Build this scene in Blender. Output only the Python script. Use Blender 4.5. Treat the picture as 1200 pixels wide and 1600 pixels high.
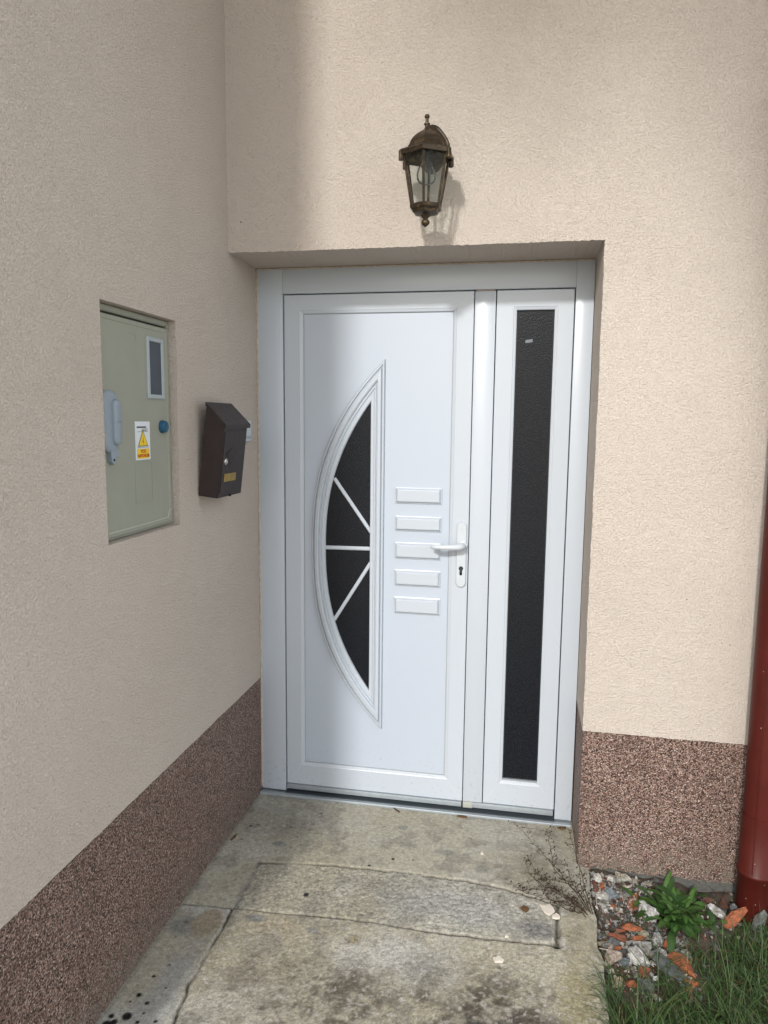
import bpy, bmesh, math, random
import numpy as np
from mathutils import Vector, Matrix, Quaternion

# ------------------------------------------------------------------ scene, camera, light
scene = bpy.context.scene
for o in list(bpy.data.objects): bpy.data.objects.remove(o)
COL = scene.collection
R = math.radians

cam_data = bpy.data.cameras.new('camera'); cam = bpy.data.objects.new('camera', cam_data); COL.objects.link(cam)
cam.location = (1.0191, -2.4531, 1.5297)
yaw, pitch, roll = 0.1865, -0.1243, 0.0100
cy, sy, cp, sp = math.cos(yaw), math.sin(yaw), math.cos(pitch), math.sin(pitch)
fwd = Vector((-sy*cp, cy*cp, sp)); rt = Vector((cy, sy, 0)); up = rt.cross(fwd)
rt2 = rt*math.cos(roll) + up*math.sin(roll); up2 = -rt*math.sin(roll) + up*math.cos(roll)
cam.rotation_euler = Matrix((rt2, up2, -fwd)).transposed().to_euler()
cam_data.sensor_fit = 'VERTICAL'; cam_data.sensor_height = 36.0; cam_data.lens = 1136.5/1600*36.0
cam_data.clip_start = 0.05; cam_data.clip_end = 3000
scene.camera = cam

SUN = Vector((0.18, 1.0, -0.55)).normalized()            # the way the light travels
ELEV = math.asin(-SUN.z)
world = bpy.data.worlds.new('World'); scene.world = world; world.use_nodes = True
wn = world.node_tree.nodes; wl = world.node_tree.links
sky = wn.new('ShaderNodeTexSky'); sky.sky_type = 'NISHITA'; sky.sun_disc = False
sky.sun_elevation = ELEV; sky.sun_rotation = math.atan2(-SUN.x, -SUN.y)
sky.air_density = 1.0; sky.dust_density = 1.0; sky.ozone_density = 1.0
wn['Background'].inputs[1].default_value = 0.15
veil = wn.new('ShaderNodeMix'); veil.data_type = 'RGBA'; veil.blend_type = 'MIX'      # thin, even veil of high cloud over the blue
VEIL = 0.66
veil.inputs[0].default_value = VEIL; wl.new(sky.outputs[0], veil.inputs[6]); veil.inputs[7].default_value = (5.2, 5.1, 4.9, 1)
wl.new(veil.outputs[2], wn['Background'].inputs[0])
sl = bpy.data.lights.new('sun', 'SUN'); sun = bpy.data.objects.new('sun', sl); COL.objects.link(sun)
sl.energy = 1.08; sl.angle = R(4.0); sl.color = (1.0, 0.965, 0.92)
sun.location = (-2, -8, 6); sun.rotation_euler = SUN.to_track_quat('-Z', 'Y').to_euler()
scene.view_settings.view_transform = 'Standard'; scene.view_settings.look = 'None'
scene.view_settings.gamma = 1.0; scene.view_settings.exposure = 1.36
scene.view_settings.use_curve_mapping = False

rng = np.random.default_rng(7); random.seed(7)

# ------------------------------------------------------------------ measures of the place (metres)
D = 0.265          # door face behind the wall face (wall face: y = 0, side wall face: x = 0)
W = 1.252          # width of the opening
H = 2.10           # soffit height
PL = 0.490         # plinth height

# ------------------------------------------------------------------ helpers
def gloc(o):
    v = Vector((0, 0, 0))
    while o: v += o.location; o = o.parent
    return v

def finish(name, me, mat, parent=None, loc=(0, 0, 0), smooth=False):
    o = bpy.data.objects.new(name, me); COL.objects.link(o)
    if parent is not None: o.parent = parent; off = gloc(parent)
    else: o.location = loc; off = Vector(loc)
    me.transform(Matrix.Translation(-off))
    for m in (mat if isinstance(mat, (list, tuple)) else [mat]): me.materials.append(m)
    if smooth is True:
        me.polygons.foreach_set('use_smooth', [True]*len(me.polygons))
    elif smooth:
        me.polygons.foreach_set('use_smooth', [True]*len(me.polygons))
        me.set_sharp_from_angle(angle=R(smooth))
    me.update()
    return o

def obj(name, bm, mat, parent=None, loc=(0, 0, 0), smooth=False, mx=None):
    """bm is in world coordinates; the parent is only moved, never turned"""
    if mx is not None: bm.transform(mx)
    bmesh.ops.recalc_face_normals(bm, faces=bm.faces)
    me = bpy.data.meshes.new(name); bm.to_mesh(me); bm.free()
    return finish(name, me, mat, parent, loc, smooth)

def rawobj(name, verts, faces, mat, parent=None, loc=(0, 0, 0), smooth=False, cols=None):
    me = bpy.data.meshes.new(name)
    me.from_pydata([tuple(v) for v in verts], [], [tuple(f) for f in faces])
    if cols is not None: setcol(me, cols)
    return finish(name, me, mat, parent, loc, smooth)

def setcol(me, cols):
    a = me.color_attributes.new('tint', 'FLOAT_COLOR', 'POINT')
    c = np.ones((len(me.vertices), 4), np.float32); c[:, :3] = cols
    a.data.foreach_set('color', c.ravel())

def thing(name, label, cat, loc, group=None):
    o = bpy.data.objects.new(name, None); COL.objects.link(o); o.location = loc
    o.empty_display_size = 0.1
    return tag(o, label, cat, group)

def tag(o, label=None, cat=None, group=None, kind=None):
    if label: o['label'] = label
    if cat: o['category'] = cat
    if group: o['group'] = group
    if kind: o['kind'] = kind
    return o

def box(bm, x0, x1, y0, y1, z0, z1, bevel=0, seg=2):
    r = bmesh.ops.create_cube(bm, size=1.0)
    vs = r['verts']
    for v in vs:
        v.co = Vector(((x0+x1)/2 + v.co.x*(x1-x0), (y0+y1)/2 + v.co.y*(y1-y0), (z0+z1)/2 + v.co.z*(z1-z0)))
    if bevel:
        es = list({e for v in vs for e in v.link_edges})
        bmesh.ops.bevel(bm, geom=es, offset=bevel, segments=seg, profile=0.5, affect='EDGES')
    return bm

def loops(bm, rings, close_first=False, close_last=False, cyclic=True):
    vr = [[bm.verts.new(p) for p in ring] for ring in rings]
    n = len(vr[0])
    for a, b in zip(vr[:-1], vr[1:]):
        for i in range(n if cyclic else n-1):
            j = (i+1) % n
            try: bm.faces.new((a[i], a[j], b[j], b[i]))
            except ValueError: pass
    if close_first: bm.faces.new(vr[0])
    if close_last: bm.faces.new(vr[-1])
    return vr

def tube(bm, pts, rad, n=8, caps=True):
    pts = [Vector(p) for p in pts]
    rads = rad if isinstance(rad, (list, tuple)) else [rad]*len(pts)
    t0 = (pts[1]-pts[0]).normalized()
    a = t0.orthogonal().normalized(); rings = []
    for i, p in enumerate(pts):
        t = ((pts[min(i+1, len(pts)-1)]-pts[max(i-1, 0)])).normalized()
        a = (a - t*a.dot(t)).normalized(); b = t.cross(a)
        rings.append([p + (a*math.cos(2*math.pi*k/n) + b*math.sin(2*math.pi*k/n))*rads[i] for k in range(n)])
    loops(bm, rings, caps, caps)

def lathe(bm, prof, c, n=20, axis='z'):
    rings = []
    for r, h in prof:
        ring = []
        for k in range(n):
            a = 2*math.pi*k/n; u, v = r*math.cos(a), r*math.sin(a)
            if axis == 'z': ring.append((c[0]+u, c[1]+v, c[2]+h))
            elif axis == 'y': ring.append((c[0]+u, c[1]+h, c[2]+v))
            else: ring.append((c[0]+h, c[1]+u, c[2]+v))
        rings.append(ring)
    loops(bm, rings, True, True)

def stadium(cx, z0, z1, r, n=10):
    """rounded upright outline in the x-z plane"""
    pts = []
    for k in range(n+1):
        a = math.pi*k/n; pts.append((cx + r*math.cos(a), z1 - r + r*math.sin(a)))
    for k in range(n+1):
        a = math.pi + math.pi*k/n; pts.append((cx + r*math.cos(a), z0 + r + r*math.sin(a)))
    return pts

def vnoise(x, y, seed):
    """smooth value noise in [0,1]"""
    xi = np.floor(x).astype(np.int64); yi = np.floor(y).astype(np.int64)
    fx = x-xi; fy = y-yi; fx = fx*fx*(3-2*fx); fy = fy*fy*(3-2*fy)
    def h(a, b):
        n = (a*374761393 + b*668265263 + seed*1442695041) & 0xffffffff
        n = ((n ^ (n >> 13))*1274126177) & 0xffffffff
        n = (n ^ (n >> 16))
        return (n & 0xffff)/65535.0
    return (h(xi, yi)*(1-fx)+h(xi+1, yi)*fx)*(1-fy) + (h(xi, yi+1)*(1-fx)+h(xi+1, yi+1)*fx)*fy

def fbm(x, y, scale, seed, octs=4, gain=.5):
    s = 0; a = 1; t = 0
    for k in range(octs):
        s = s + a*vnoise(x*scale*2**k + 17.3*k, y*scale*2**k - 9.1*k, seed+k); t += a; a *= gain
    return s/t

def sstep(a, b, x):
    t = np.clip((x-a)/(b-a), 0, 1); return t*t*(3-2*t)

# ------------------------------------------------------------------ materials
class NT:
    def __init__(s, name, rough=.6, spec=.3, metal=0):
        s.m = bpy.data.materials.new(name); s.m.use_nodes = True
        s.n = s.m.node_tree.nodes; s.l = s.m.node_tree.links
        s.b = s.n['Principled BSDF']
        s.b.inputs['Roughness'].default_value = rough; s.b.inputs['Specular IOR Level'].default_value = spec
        s.b.inputs['Metallic'].default_value = metal
        s.pos = None
    def coord(s, kind='pos'):
        if kind == 'pos':
            if s.pos is None: s.pos = s.n.new('ShaderNodeNewGeometry').outputs['Position']
            return s.pos
        return s.n.new('ShaderNodeTexCoord').outputs['Object']
    def noise(s, scale, detail=3, rough=.55, dist=0, co=None, out='Fac'):
        t = s.n.new('ShaderNodeTexNoise'); t.inputs['Scale'].default_value = scale
        t.inputs['Detail'].default_value = detail; t.inputs['Roughness'].default_value = rough
        t.inputs['Distortion'].default_value = dist
        s.l.new(co or s.coord(), t.inputs['Vector']); return t.outputs[out]
    def voro(s, scale, co=None, out='Color', feature='F1', rnd=1):
        t = s.n.new('ShaderNodeTexVoronoi'); t.feature = feature; t.inputs['Scale'].default_value = scale
        t.inputs['Randomness'].default_value = rnd
        s.l.new(co or s.coord(), t.inputs['Vector']); return t.outputs[out]
    def ramp(s, fac, stops, interp='LINEAR'):
        r = s.n.new('ShaderNodeValToRGB'); cr = r.color_ramp; cr.interpolation = interp
        while len(cr.elements) < len(stops): cr.elements.new(0.5)
        for e, (p, c) in zip(cr.elements, stops):
            e.position = p; e.color = (*c, 1) if len(c) == 3 else c
        s.l.new(fac, r.inputs[0]); return r.outputs[0]
    def mix(s, fac, a, b, mode='MIX'):
        m = s.n.new('ShaderNodeMix'); m.data_type = 'RGBA'; m.blend_type = mode
        for v, i in ((fac, 0), (a, 6), (b, 7)):
            if hasattr(v, 'is_output'): s.l.new(v, m.inputs[i])
            elif i == 0: m.inputs[0].default_value = v
            else: m.inputs[i].default_value = (*v, 1)
        return m.outputs[2]
    def math(s, op, a, b=0.0):
        m = s.n.new('ShaderNodeMath'); m.operation = op
        for v, i in ((a, 0), (b, 1)):
            if hasattr(v, 'is_output'): s.l.new(v, m.inputs[i])
            else: m.inputs[i].default_value = v
        return m.outputs[0]
    def color(s, c):
        if hasattr(c, 'is_output'): s.l.new(c, s.b.inputs['Base Color'])
        else: s.b.inputs['Base Color'].default_value = (*c, 1)
    def rough(s, c): s.l.new(c, s.b.inputs['Roughness'])
    def bump(s, h, strength=.5, dist=.002):
        b = s.n.new('ShaderNodeBump'); b.inputs['Strength'].default_value = strength; b.inputs['Distance'].default_value = dist
        s.l.new(h, b.inputs['Height'])
        prev = s.b.inputs['Normal'].links
        if prev: s.l.new(prev[0].from_socket, b.inputs['Normal'])
        s.l.new(b.outputs[0], s.b.inputs['Normal'])
    def attr(s, name='tint'):
        a = s.n.new('ShaderNodeAttribute'); a.attribute_name = name; return a.outputs['Color']

def simple(name, c, rough=.5, spec=.4, metal=0, var=.06, scale=30, bump=0, bscale=400, bdist=.0005):
    t = NT(name, rough, spec, metal)
    n = t.noise(scale, 4, .6, co=t.coord('obj'))
    lo = tuple(max(0, v*(1-var)) for v in c); hi = tuple(min(1, v*(1+var)) for v in c)
    t.color(t.ramp(n, [(.3, lo), (.7, hi)]))
    t.rough(t.ramp(n, [(.2, (rough*.85,)*3), (.8, (min(1, rough*1.15),)*3)]))
    if bump: t.bump(t.noise(bscale, 2, co=t.coord('obj')), bump, bdist)
    return t.m

M = {}
def mk_stucco():
    t = NT('stucco', .92, .12)
    big = t.noise(1.6, 3, .6)
    g = t.noise(180, 2, .6, 1.0)
    c = t.ramp(big, [(.3, (.552, .488, .432)), (.7, (.597, .532, .475))])
    # grain: pits are coloured darker
    c = t.mix(t.ramp(g, [(.28, (.4,)*3), (.44, (0,)*3)]), c, (.36, .30, .25))
    c = t.mix(t.ramp(t.noise(48, 1, .4), [(.15, (.7,)*3), (.19, (0,)*3)]), c, (.25, .21, .18))
    t.color(c)
    t.bump(g, 1.0, .0078)
    return t.m
def mk_plinth():
    t = NT('stone_granulate', .55, .35)
    vc = t.voro(290); sep = t.n.new('ShaderNodeSeparateColor'); t.l.new(vc, sep.inputs[0])
    c = t.ramp(sep.outputs[0], [(0, (.034, .020, .016)), (.17, (.075, .043, .034)), (.30, (.18, .110, .086)), (.55, (.27, .172, .140)), (.73, (.35, .245, .205)), (.90, (.47, .37, .32)), (.985, (.58, .50, .45))], 'CONSTANT')
    c2 = t.ramp(t.noise(190, 2, .5), [(.35, (.5,)*3), (.62, (1.15,)*3)])
    c = t.mix(.8, c, c2, 'MULTIPLY')
    c = t.mix(t.ramp(t.noise(5, 4, .6), [(.35, (0,)*3), (.7, (.25,)*3)]), c, (.10, .06, .05))
    sz = t.n.new('ShaderNodeSeparateXYZ'); t.l.new(t.coord(), sz.inputs[0])
    sp = t.math('MULTIPLY', t.ramp(sz.outputs[2], [(0, (1,)*3), (.16, (0,)*3)]), t.ramp(t.noise(26, 4, .7), [(.42, (0,)*3), (.62, (.75,)*3)]))
    c = t.mix(sp, c, (.20, .175, .14))
    t.color(c)
    t.bump(t.voro(290, out='Distance'), .9, -.004)
    t.bump(t.noise(12, 3), .3, .004)
    return t.m
def mk_pvc(name, c):
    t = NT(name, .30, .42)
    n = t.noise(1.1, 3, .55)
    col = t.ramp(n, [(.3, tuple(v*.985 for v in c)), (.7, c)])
    col = t.mix(t.ramp(t.noise(33, 1, .3), [(.12, (.5,)*3), (.135, (0,)*3)]), col, (.45, .43, .40))
    sp = t.n.new('ShaderNodeSeparateXYZ'); t.l.new(t.coord(), sp.inputs[0])
    low = t.ramp(sp.outputs[2], [(0, (1,)*3), (.30, (0,)*3)])                       # rain splashes near the ground
    spl = t.math('MULTIPLY', low, t.ramp(t.noise(85, 2, .6), [(.60, (0,)*3), (.70, (.4,)*3)]))
    col = t.mix(spl, col, (.24, .21, .165))
    t.color(col)
    t.bump(t.noise(380, 1), .10, .0008)
    return t.m
def mk_concrete():
    t = NT('concrete', .9, .15)
    a = t.attr()
    g = t.noise(230, 3, .7); g2 = t.noise(70, 4, .65)
    c = t.mix(.6, a, t.ramp(g, [(.28, (.45,)*3), (.5, (1.0,)*3), (.72, (1.5,)*3)]), 'MULTIPLY')
    c = t.mix(.6, c, t.ramp(g2, [(.3, (.66,)*3), (.7, (1.28,)*3)]), 'MULTIPLY')
    t.color(c)
    t.bump(g2, .45, .004); t.bump(g, .6, .002)
    return t.m
def mk_tint(name, rough=.8, spec=.2, bs=180, bd=.002, var=.5, bstr=.6, dirt=0.0):
    t = NT(name, rough, spec)
    c = t.mix(var, t.attr(), t.ramp(t.noise(bs*.35, 4, .65), [(.25, (.5,)*3), (.75, (1.4,)*3)]), 'MULTIPLY')
    c = t.mix(t.ramp(t.noise(55, 4, .7), [(.46, (0,)*3), (.66, (dirt,)*3)]), c, (.085, .068, .05))
    t.color(c); t.bump(t.noise(bs, 3, .6), bstr, bd)
    return t.m
def mk_glass_dark():
    t = NT('patterned_dark_glass', .2, .17)
    v = t.voro(250, out='Distance')
    t.color(t.ramp(v, [(.2, (.005, .006, .008)), (.7, (.014, .016, .021))]))
    t.bump(v, .7, .0009)
    return t.m
def mk_clear(name, tint=(.93, .96, .95), fac=.10, haze=.0):
    m = bpy.data.materials.new(name); m.use_nodes = True; n = m.node_tree.nodes; l = m.node_tree.links
    n.remove(n['Principled BSDF']); out = n['Material Output']
    tr = n.new('ShaderNodeBsdfTransparent'); tr.inputs[0].default_value = (*tint, 1)
    gl = n.new('ShaderNodeBsdfGlossy'); gl.inputs['Roughness'].default_value = .06
    fr = n.new('ShaderNodeFresnel'); fr.inputs[0].default_value = 1.22
    ns = n.new('ShaderNodeTexNoise'); ns.inputs['Scale'].default_value = 25
    bp = n.new('ShaderNodeBump'); bp.inputs['Strength'].default_value = .1; bp.inputs['Distance'].default_value = .002
    l.new(ns.outputs[0], bp.inputs['Height']); l.new(bp.outputs[0], gl.inputs['Normal'])
    mx = n.new('ShaderNodeMixShader'); l.new(fr.outputs[0], mx.inputs[0]); l.new(tr.outputs[0], mx.inputs[1]); l.new(gl.outputs[0], mx.inputs[2])
    df = n.new('ShaderNodeBsdfDiffuse'); df.inputs[0].default_value = (.75, .78, .8, 1)
    m2 = n.new('ShaderNodeMixShader'); m2.inputs[0].default_value = haze
    l.new(mx.outputs[0], m2.inputs[1]); l.new(df.outputs[0], m2.inputs[2]); l.new(m2.outputs[0], out.inputs[0])
    return m
def mk_bronze():
    t = NT('aged_bronze', .42, .5, .55)
    n = t.noise(60, 4, .65, .4, co=t.coord('obj'))
    t.color(t.ramp(n, [(.35, (.030, .021, .014)), (.55, (.055, .038, .022)), (.70, (.15, .10, .045)), (.84, (.30, .22, .10))]))
    t.bump(n, .4, .001)
    return t.m
def mk_leaf(name):
    t = NT(name, .5, .35)
    c = t.mix(.5, t.attr(), t.ramp(t.noise(60, 3), [(.3, (.65,)*3), (.7, (1.3,)*3)]), 'MULTIPLY')
    t.color(c); t.bump(t.noise(160, 2), .3, .001)
    return t.m
M['stucco'] = mk_stucco(); M['plinth'] = mk_plinth()
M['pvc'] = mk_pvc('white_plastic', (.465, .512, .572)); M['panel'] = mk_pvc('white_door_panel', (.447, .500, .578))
M['concrete'] = mk_concrete(); M['rock'] = mk_tint('rubble', .85, .15, 260, .003, .7, .9, .75); M['gravel'] = mk_tint('gravel', .85, .2, 300, dirt=.6); M['bounce_yard'] = mk_tint('bounce_yard', .9, .1, 120)
M['soil'] = mk_tint('soil', .95, .1, 120, .006, .7)
M['dark_glass'] = mk_glass_dark(); M['clear'] = mk_clear('lantern_glass', haze=.012); M['bulb'] = mk_clear('bulb_glass', (.93, .95, .93), haze=.03)
M['bronze'] = mk_bronze(); M['leaf'] = mk_leaf('leaf'); M['grass'] = mk_leaf('grass_blade')
M['alu'] = simple('aluminium', (.34, .38, .41), .42, .5, .3, .08, 40)
M['seam'] = simple('seal', (.33, .35, .36), .7, .2)
M['rubber'] = simple('rubber', (.03, .034, .038), .6, .3)
M['white_metal'] = simple('white_lacquer', (.50, .54, .58), .3, .5, 0, .03)
M['steel'] = simple('steel', (.55, .56, .55), .25, .5, .9, .08, 200)
M['cabinet'] = simple('cabinet_paint', (.270, .280, .232), .55, .35, 0, .05, 14, .25, 300, .0006)
M['cabinet_grey'] = simple('latch_plastic', (.23, .275, .32), .5, .4, 0, .06, 50)
M['pale_frame'] = simple('window_frame_plastic', (.33, .37, .385), .5, .4, 0, .06, 50)
M['meter_pane'] = simple('meter_pane', (.028, .036, .052), .3, .4, 0, .3, 8)
M['blue'] = simple('blue_plastic', (.012, .075, .15), .4, .45, 0, .15, 60)
M['sign_white'] = simple('sign_white', (.62, .66, .70), .45, .4, 0, .04)
M['sign_yellow'] = simple('sign_yellow', (.72, .52, .02), .45, .4, 0, .06)
M['sign_black'] = simple('sign_black', (.02, .02, .022), .5, .3)
M['sign_red'] = simple('sign_red', (.50, .045, .015), .5, .3)
M['mail'] = simple('brown_lacquer', (.024, .0145, .0155), .45, .45, 0, .18, 35, .2, 500, .0004)
M['mail_dark'] = simple('scratched_lacquer', (.012, .009, .009), .5, .3)
M['brass'] = simple('brass', (.42, .30, .09), .4, .5, .7, .2, 80)
M['pipe'] = simple('red_lacquer', (.068, .0105, .0075), .45, .2, 0, .16, 9, .08, 200, .0005)
M['roof'] = simple('roof_board', (.30, .22, .15), .7, .2, 0, .2, 12)
M['tile'] = simple('roof_tile', (.28, .09, .05), .75, .2, 0, .25, 9)
M['twig'] = simple('dry_twig', (.042, .027, .017), .8, .2, 0, .3, 90)
M['straw'] = simple('straw', (.30, .23, .12), .8, .2, 0, .3, 90)
M['flake'] = simple('plaster_flake', (.62, .56, .49), .9, .1, 0, .1, 90, .5, 300, .001)
M['dead_leaf'] = simple('dead_leaf', (.11, .06, .028), .8, .2, 0, .3, 90)

# ------------------------------------------------------------------ ground: one sheet to the horizon
def axis(a, b, step, far, k=1.45):
    c = list(np.arange(a, b+step/2, step)); s = step
    lo, hi = [], []
    x = c[0]
    while x > -far: s *= k; x -= s; lo.append(x)
    x = c[-1]; s = step
    while x < far: s *= k; x += s; hi.append(x)
    return np.array(lo[::-1] + c + hi)
def grid_faces(nx, ny):
    i = np.arange(nx-1)[None, :] + np.arange(ny-1)[:, None]*nx
    return np.stack([i, i+1, i+nx+1, i+nx], -1).reshape(-1, 4)
def ground_z(X, Y):
    return -.058 + (fbm(X, Y, 9, 3, 4)-.5)*.05 + .040*sstep(-.085, -.005, Y)*(1-.75*sstep(1.50, 1.68, X))*sstep(.4, .1, Y)
gx = axis(1.20, 2.6, .014, 900); gy = axis(-1.3, .06, .014, 900)
GX, GY = np.meshgrid(gx, gy)
near = sstep(6, 2, np.abs(GX-1.8)+np.abs(GY+.6))
GZ = np.where(near > 0, -.058 + (ground_z(GX, GY)+.058)*near, -.058) - .12*(1-near)*0
GZ = np.where((GX < 1.285) & (GX > -5.0) & (GY > -5.2), -.14, GZ)         # runs on below path and house
n1 = fbm(GX, GY, 14, 11, 4)[..., None]; n2 = fbm(GX, GY, .6, 21, 3)[..., None]
soil = np.array([.055, .043, .033])*(1-n1) + np.array([.10, .085, .066])*n1
far_c = np.array([.10, .115, .055])*(1-n2) + np.array([.20, .18, .12])*n2
gc = soil*near[..., None] + far_c*(1-near[..., None])
ground = rawobj('ground', np.stack([GX, GY, GZ], -1).reshape(-1, 3), grid_faces(len(gx), len(gy)), M['soil'], smooth=True, cols=gc.reshape(-1, 3))
tag(ground, 'dark soil and turf beside the path', None, None, 'structure')

bm = bmesh.new(); box(bm, -9, 9, -16, -1.9, -.20, -.045); box(bm, 2.45, 9, -1.899, 7, -.20, -.0452)  # added pale sheet outside the view, reflects light onto the walls
bmesh.ops.subdivide_edges(bm, edges=list(bm.edges), cuts=12, use_grid_fill=True)
bounce_obj = obj('bounce_ground', bm, M['bounce_yard']); setcol(bounce_obj.data, (.56, .52, .46)); tag(bounce_obj, 'added pale ground out of view, bouncing light onto the walls', None, None, 'structure')
# ------------------------------------------------------------------ concrete path, slabs with real joints
path = bpy.data.objects.new('path', None); COL.objects.link(path); path.location = (.65, .2, 0)
tag(path, 'weathered concrete path in front of the door', None, None, 'structure')
st = .0034
nx, ny = int(1.30/st), int(1.50/st)
U, Yg = np.meshgrid(np.linspace(0, 1, nx), np.linspace(-1.20, .30, ny))
edge = 1.292 + (fbm(Yg, Yg*0+.3, 11, 5, 4)-.5)*.022 - .03*np.exp(-((Yg+.23)/.05)**2)*0
Xg = U*edge
def pl(pts, t, seed, amp=.006, sc=22):
    p = np.array(sorted(pts)); return np.interp(t, p[:, 0], p[:, 1]) + (fbm(t, t*0+seed, sc, seed, 4)-.5)*2*amp
ftop = pl([(.16, -.208), (.3, -.190), (.5, -.168), (.687, -.160), (.80, -.165), (.95, -.172), (1.05, -.19), (1.176, -.226)], Xg, 31)
fbot = pl([(.16, -.452), (.30, -.442), (.488, -.430), (.846, -.430), (1.0, -.425), (1.17, -.414)], Xg, 32)
flef = pl([(-.46, .172), (-.33, .166), (-.205, .168)], Yg, 33)
frig = pl([(-.42, 1.168), (-.33, 1.172), (-.22, 1.180)], Yg, 34, .005, 40)
fcol = pl([(-1.3, .20), (-.9, .190), (-.753, .174), (-.45, .172)], Yg, 35)
fcro = pl([(0, -.468), (.08, -.462), (.18, -.452)], Xg, 36, .004)
inB = (Yg < ftop) & (Yg > fbot) & (Xg > flef) & (Xg < frig)
inC = (Yg < fcro) & (Xg < fcol)
inD = (Yg <= fbot) & (Xg >= fcol)
reg = np.zeros_like(Xg, int); reg[inB] = 1; reg[inC] = 2; reg[inD & ~inC] = 3
def groove(d, w, mask, mod=1): return np.exp(-(d/w)**2)*mask*mod
mt = ((Xg > .16) & (Xg < 1.18)).astype(float)
mod1 = .25 + .9*sstep(.40, .62, fbm(Xg, Yg*0, 7, 41, 3))
mod2 = .45 + .7*sstep(.35, .6, fbm(Xg, Yg*0, 9, 42, 3))
mB = ((Yg < -.20) & (Yg > -.455)).astype(float)
g_top = groove(Yg-ftop, .0042, mt, mod1)
g_bot = groove(Yg-fbot, .0046, ((Xg > .165) & (Xg < 1.172)).astype(float), mod2)
g_lef = groove(Xg-flef, .010, mB, .55*(.5+fbm(Xg, Yg, 60, 43, 2)))
g_rig = groove(Xg-frig, .0055, ((Yg < -.225) & (Yg > -.425)).astype(float), .6+.8*fbm(Xg, Yg, 30, 44, 2))
g_col = groove(Xg-fcol, .0038, (Yg < -.45).astype(float), .35+.8*sstep(.35, .65, fbm(Yg, Yg*0, 12, 45, 3)))
g_cro = groove(Yg-fcro, .0036, (Xg < .18).astype(float), .8)
hole = np.exp(-(((Xg-1.166)/.013)**2 + ((Yg+.412)/.012)**2)) + .7*np.exp(-(((Xg-1.176)/.006)**2 + ((Yg+.35)/.03)**2))
hole = np.clip(hole, 0, 1)
crack = np.clip(g_top + g_bot + g_rig + g_col + g_cro + .35*g_lef + hole, 0, 1.2)
rough_n = fbm(Xg, Yg, 130, 51, 3)-.5; fine_n = vnoise(Xg*330, Yg*330, 52)-.5
lump = fbm(Xg, Yg, 6, 53, 4)-.5
Zg = lump*.006 - crack*.010 - hole*.016
Zg += np.where(reg == 1, -.0012 + rough_n*.0050 + fine_n*.0010, 0)
Zg += np.where(reg == 3, rough_n*.0022 + fine_n*.0012, 0)
Zg += np.where(reg == 0, rough_n*.0012 + fine_n*.0005, 0)
Zg += np.where(reg == 2, rough_n*.0006 + .0015, 0)
Zg -= sstep(.03, 0, edge-Xg)*(.008 + .012*fbm(Xg, Yg, 28, 54, 3))          # worn outer edge
# real colour of the concrete: cement, mortar, algae, drips
def C(*v): return np.array(v)
base = {0: C(.375, .355, .285), 1: C(.375, .358, .300), 2: C(.375, .365, .325), 3: C(.375, .350, .275)}
col = np.zeros(Xg.shape+(3,))
for k, v in base.items(): col[reg == k] = v
def blend(c, w):
    global col
    w = np.clip(w, 0, 1)[..., None]; col = col*(1-w) + np.array(c)*w
def blob(x, y, rx, ry, soft=.6, seed=0, nz=.8):
    d = np.sqrt(((Xg-x)/rx)**2 + ((Yg-y)/ry)**2) + (fbm(Xg, Yg, 16, 70+seed, 4)-.5)*nz
    return sstep(1, 1-soft, d)
m1 = fbm(Xg, Yg, 5, 61, 4); m2 = fbm(Xg, Yg, 17, 62, 4); m3 = fbm(Xg, Yg, 60, 63, 3)
blend((.40, .385, .335), sstep(.48, .62, m1)*.55)
blend((.285, .255, .175), sstep(.50, .70, fbm(Xg, Yg, 3.2, 81, 3))*.45)
blend((.205, .190, .165), sstep(.55, .68, m2)*.5*(reg != 2))
blend((.37, .335, .255), blob(.55, .17, .55, .10, .9, 1)*.45)                # pale strip along the threshold
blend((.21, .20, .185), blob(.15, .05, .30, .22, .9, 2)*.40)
blend((.21, .185, .12), blob(1.10, -.08, .22, .16, .9, 3)*.55)               # moss tint under the dry weed
blend((.24, .21, .13), blob(1.24, -.38, .10, .30, .8, 4)*.5)
blend((.34, .34, .32), blob(.86, -.31, .34, .10, .7, 5)*.75*(reg == 1))      # pale granular repair mortar
blend((.14, .14, .14), blob(1.10, -.36, .10, .06, .8, 6)*.75*(reg == 1))
blend((.14, .14, .135), sstep(.60, .66, fbm(Xg*.35, Yg*1.6, 60, 64, 3))*.28*(reg == 1)*sstep(.45, .8, Xg))
blend((.47, .46, .43), blob(.70, -.56, .26, .13, .9, 7)*.7*(reg == 3))
blend((.36, .31, .215), blob(.33, -.50, .20, .06, .9, 8)*.6*(reg == 3))
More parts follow.
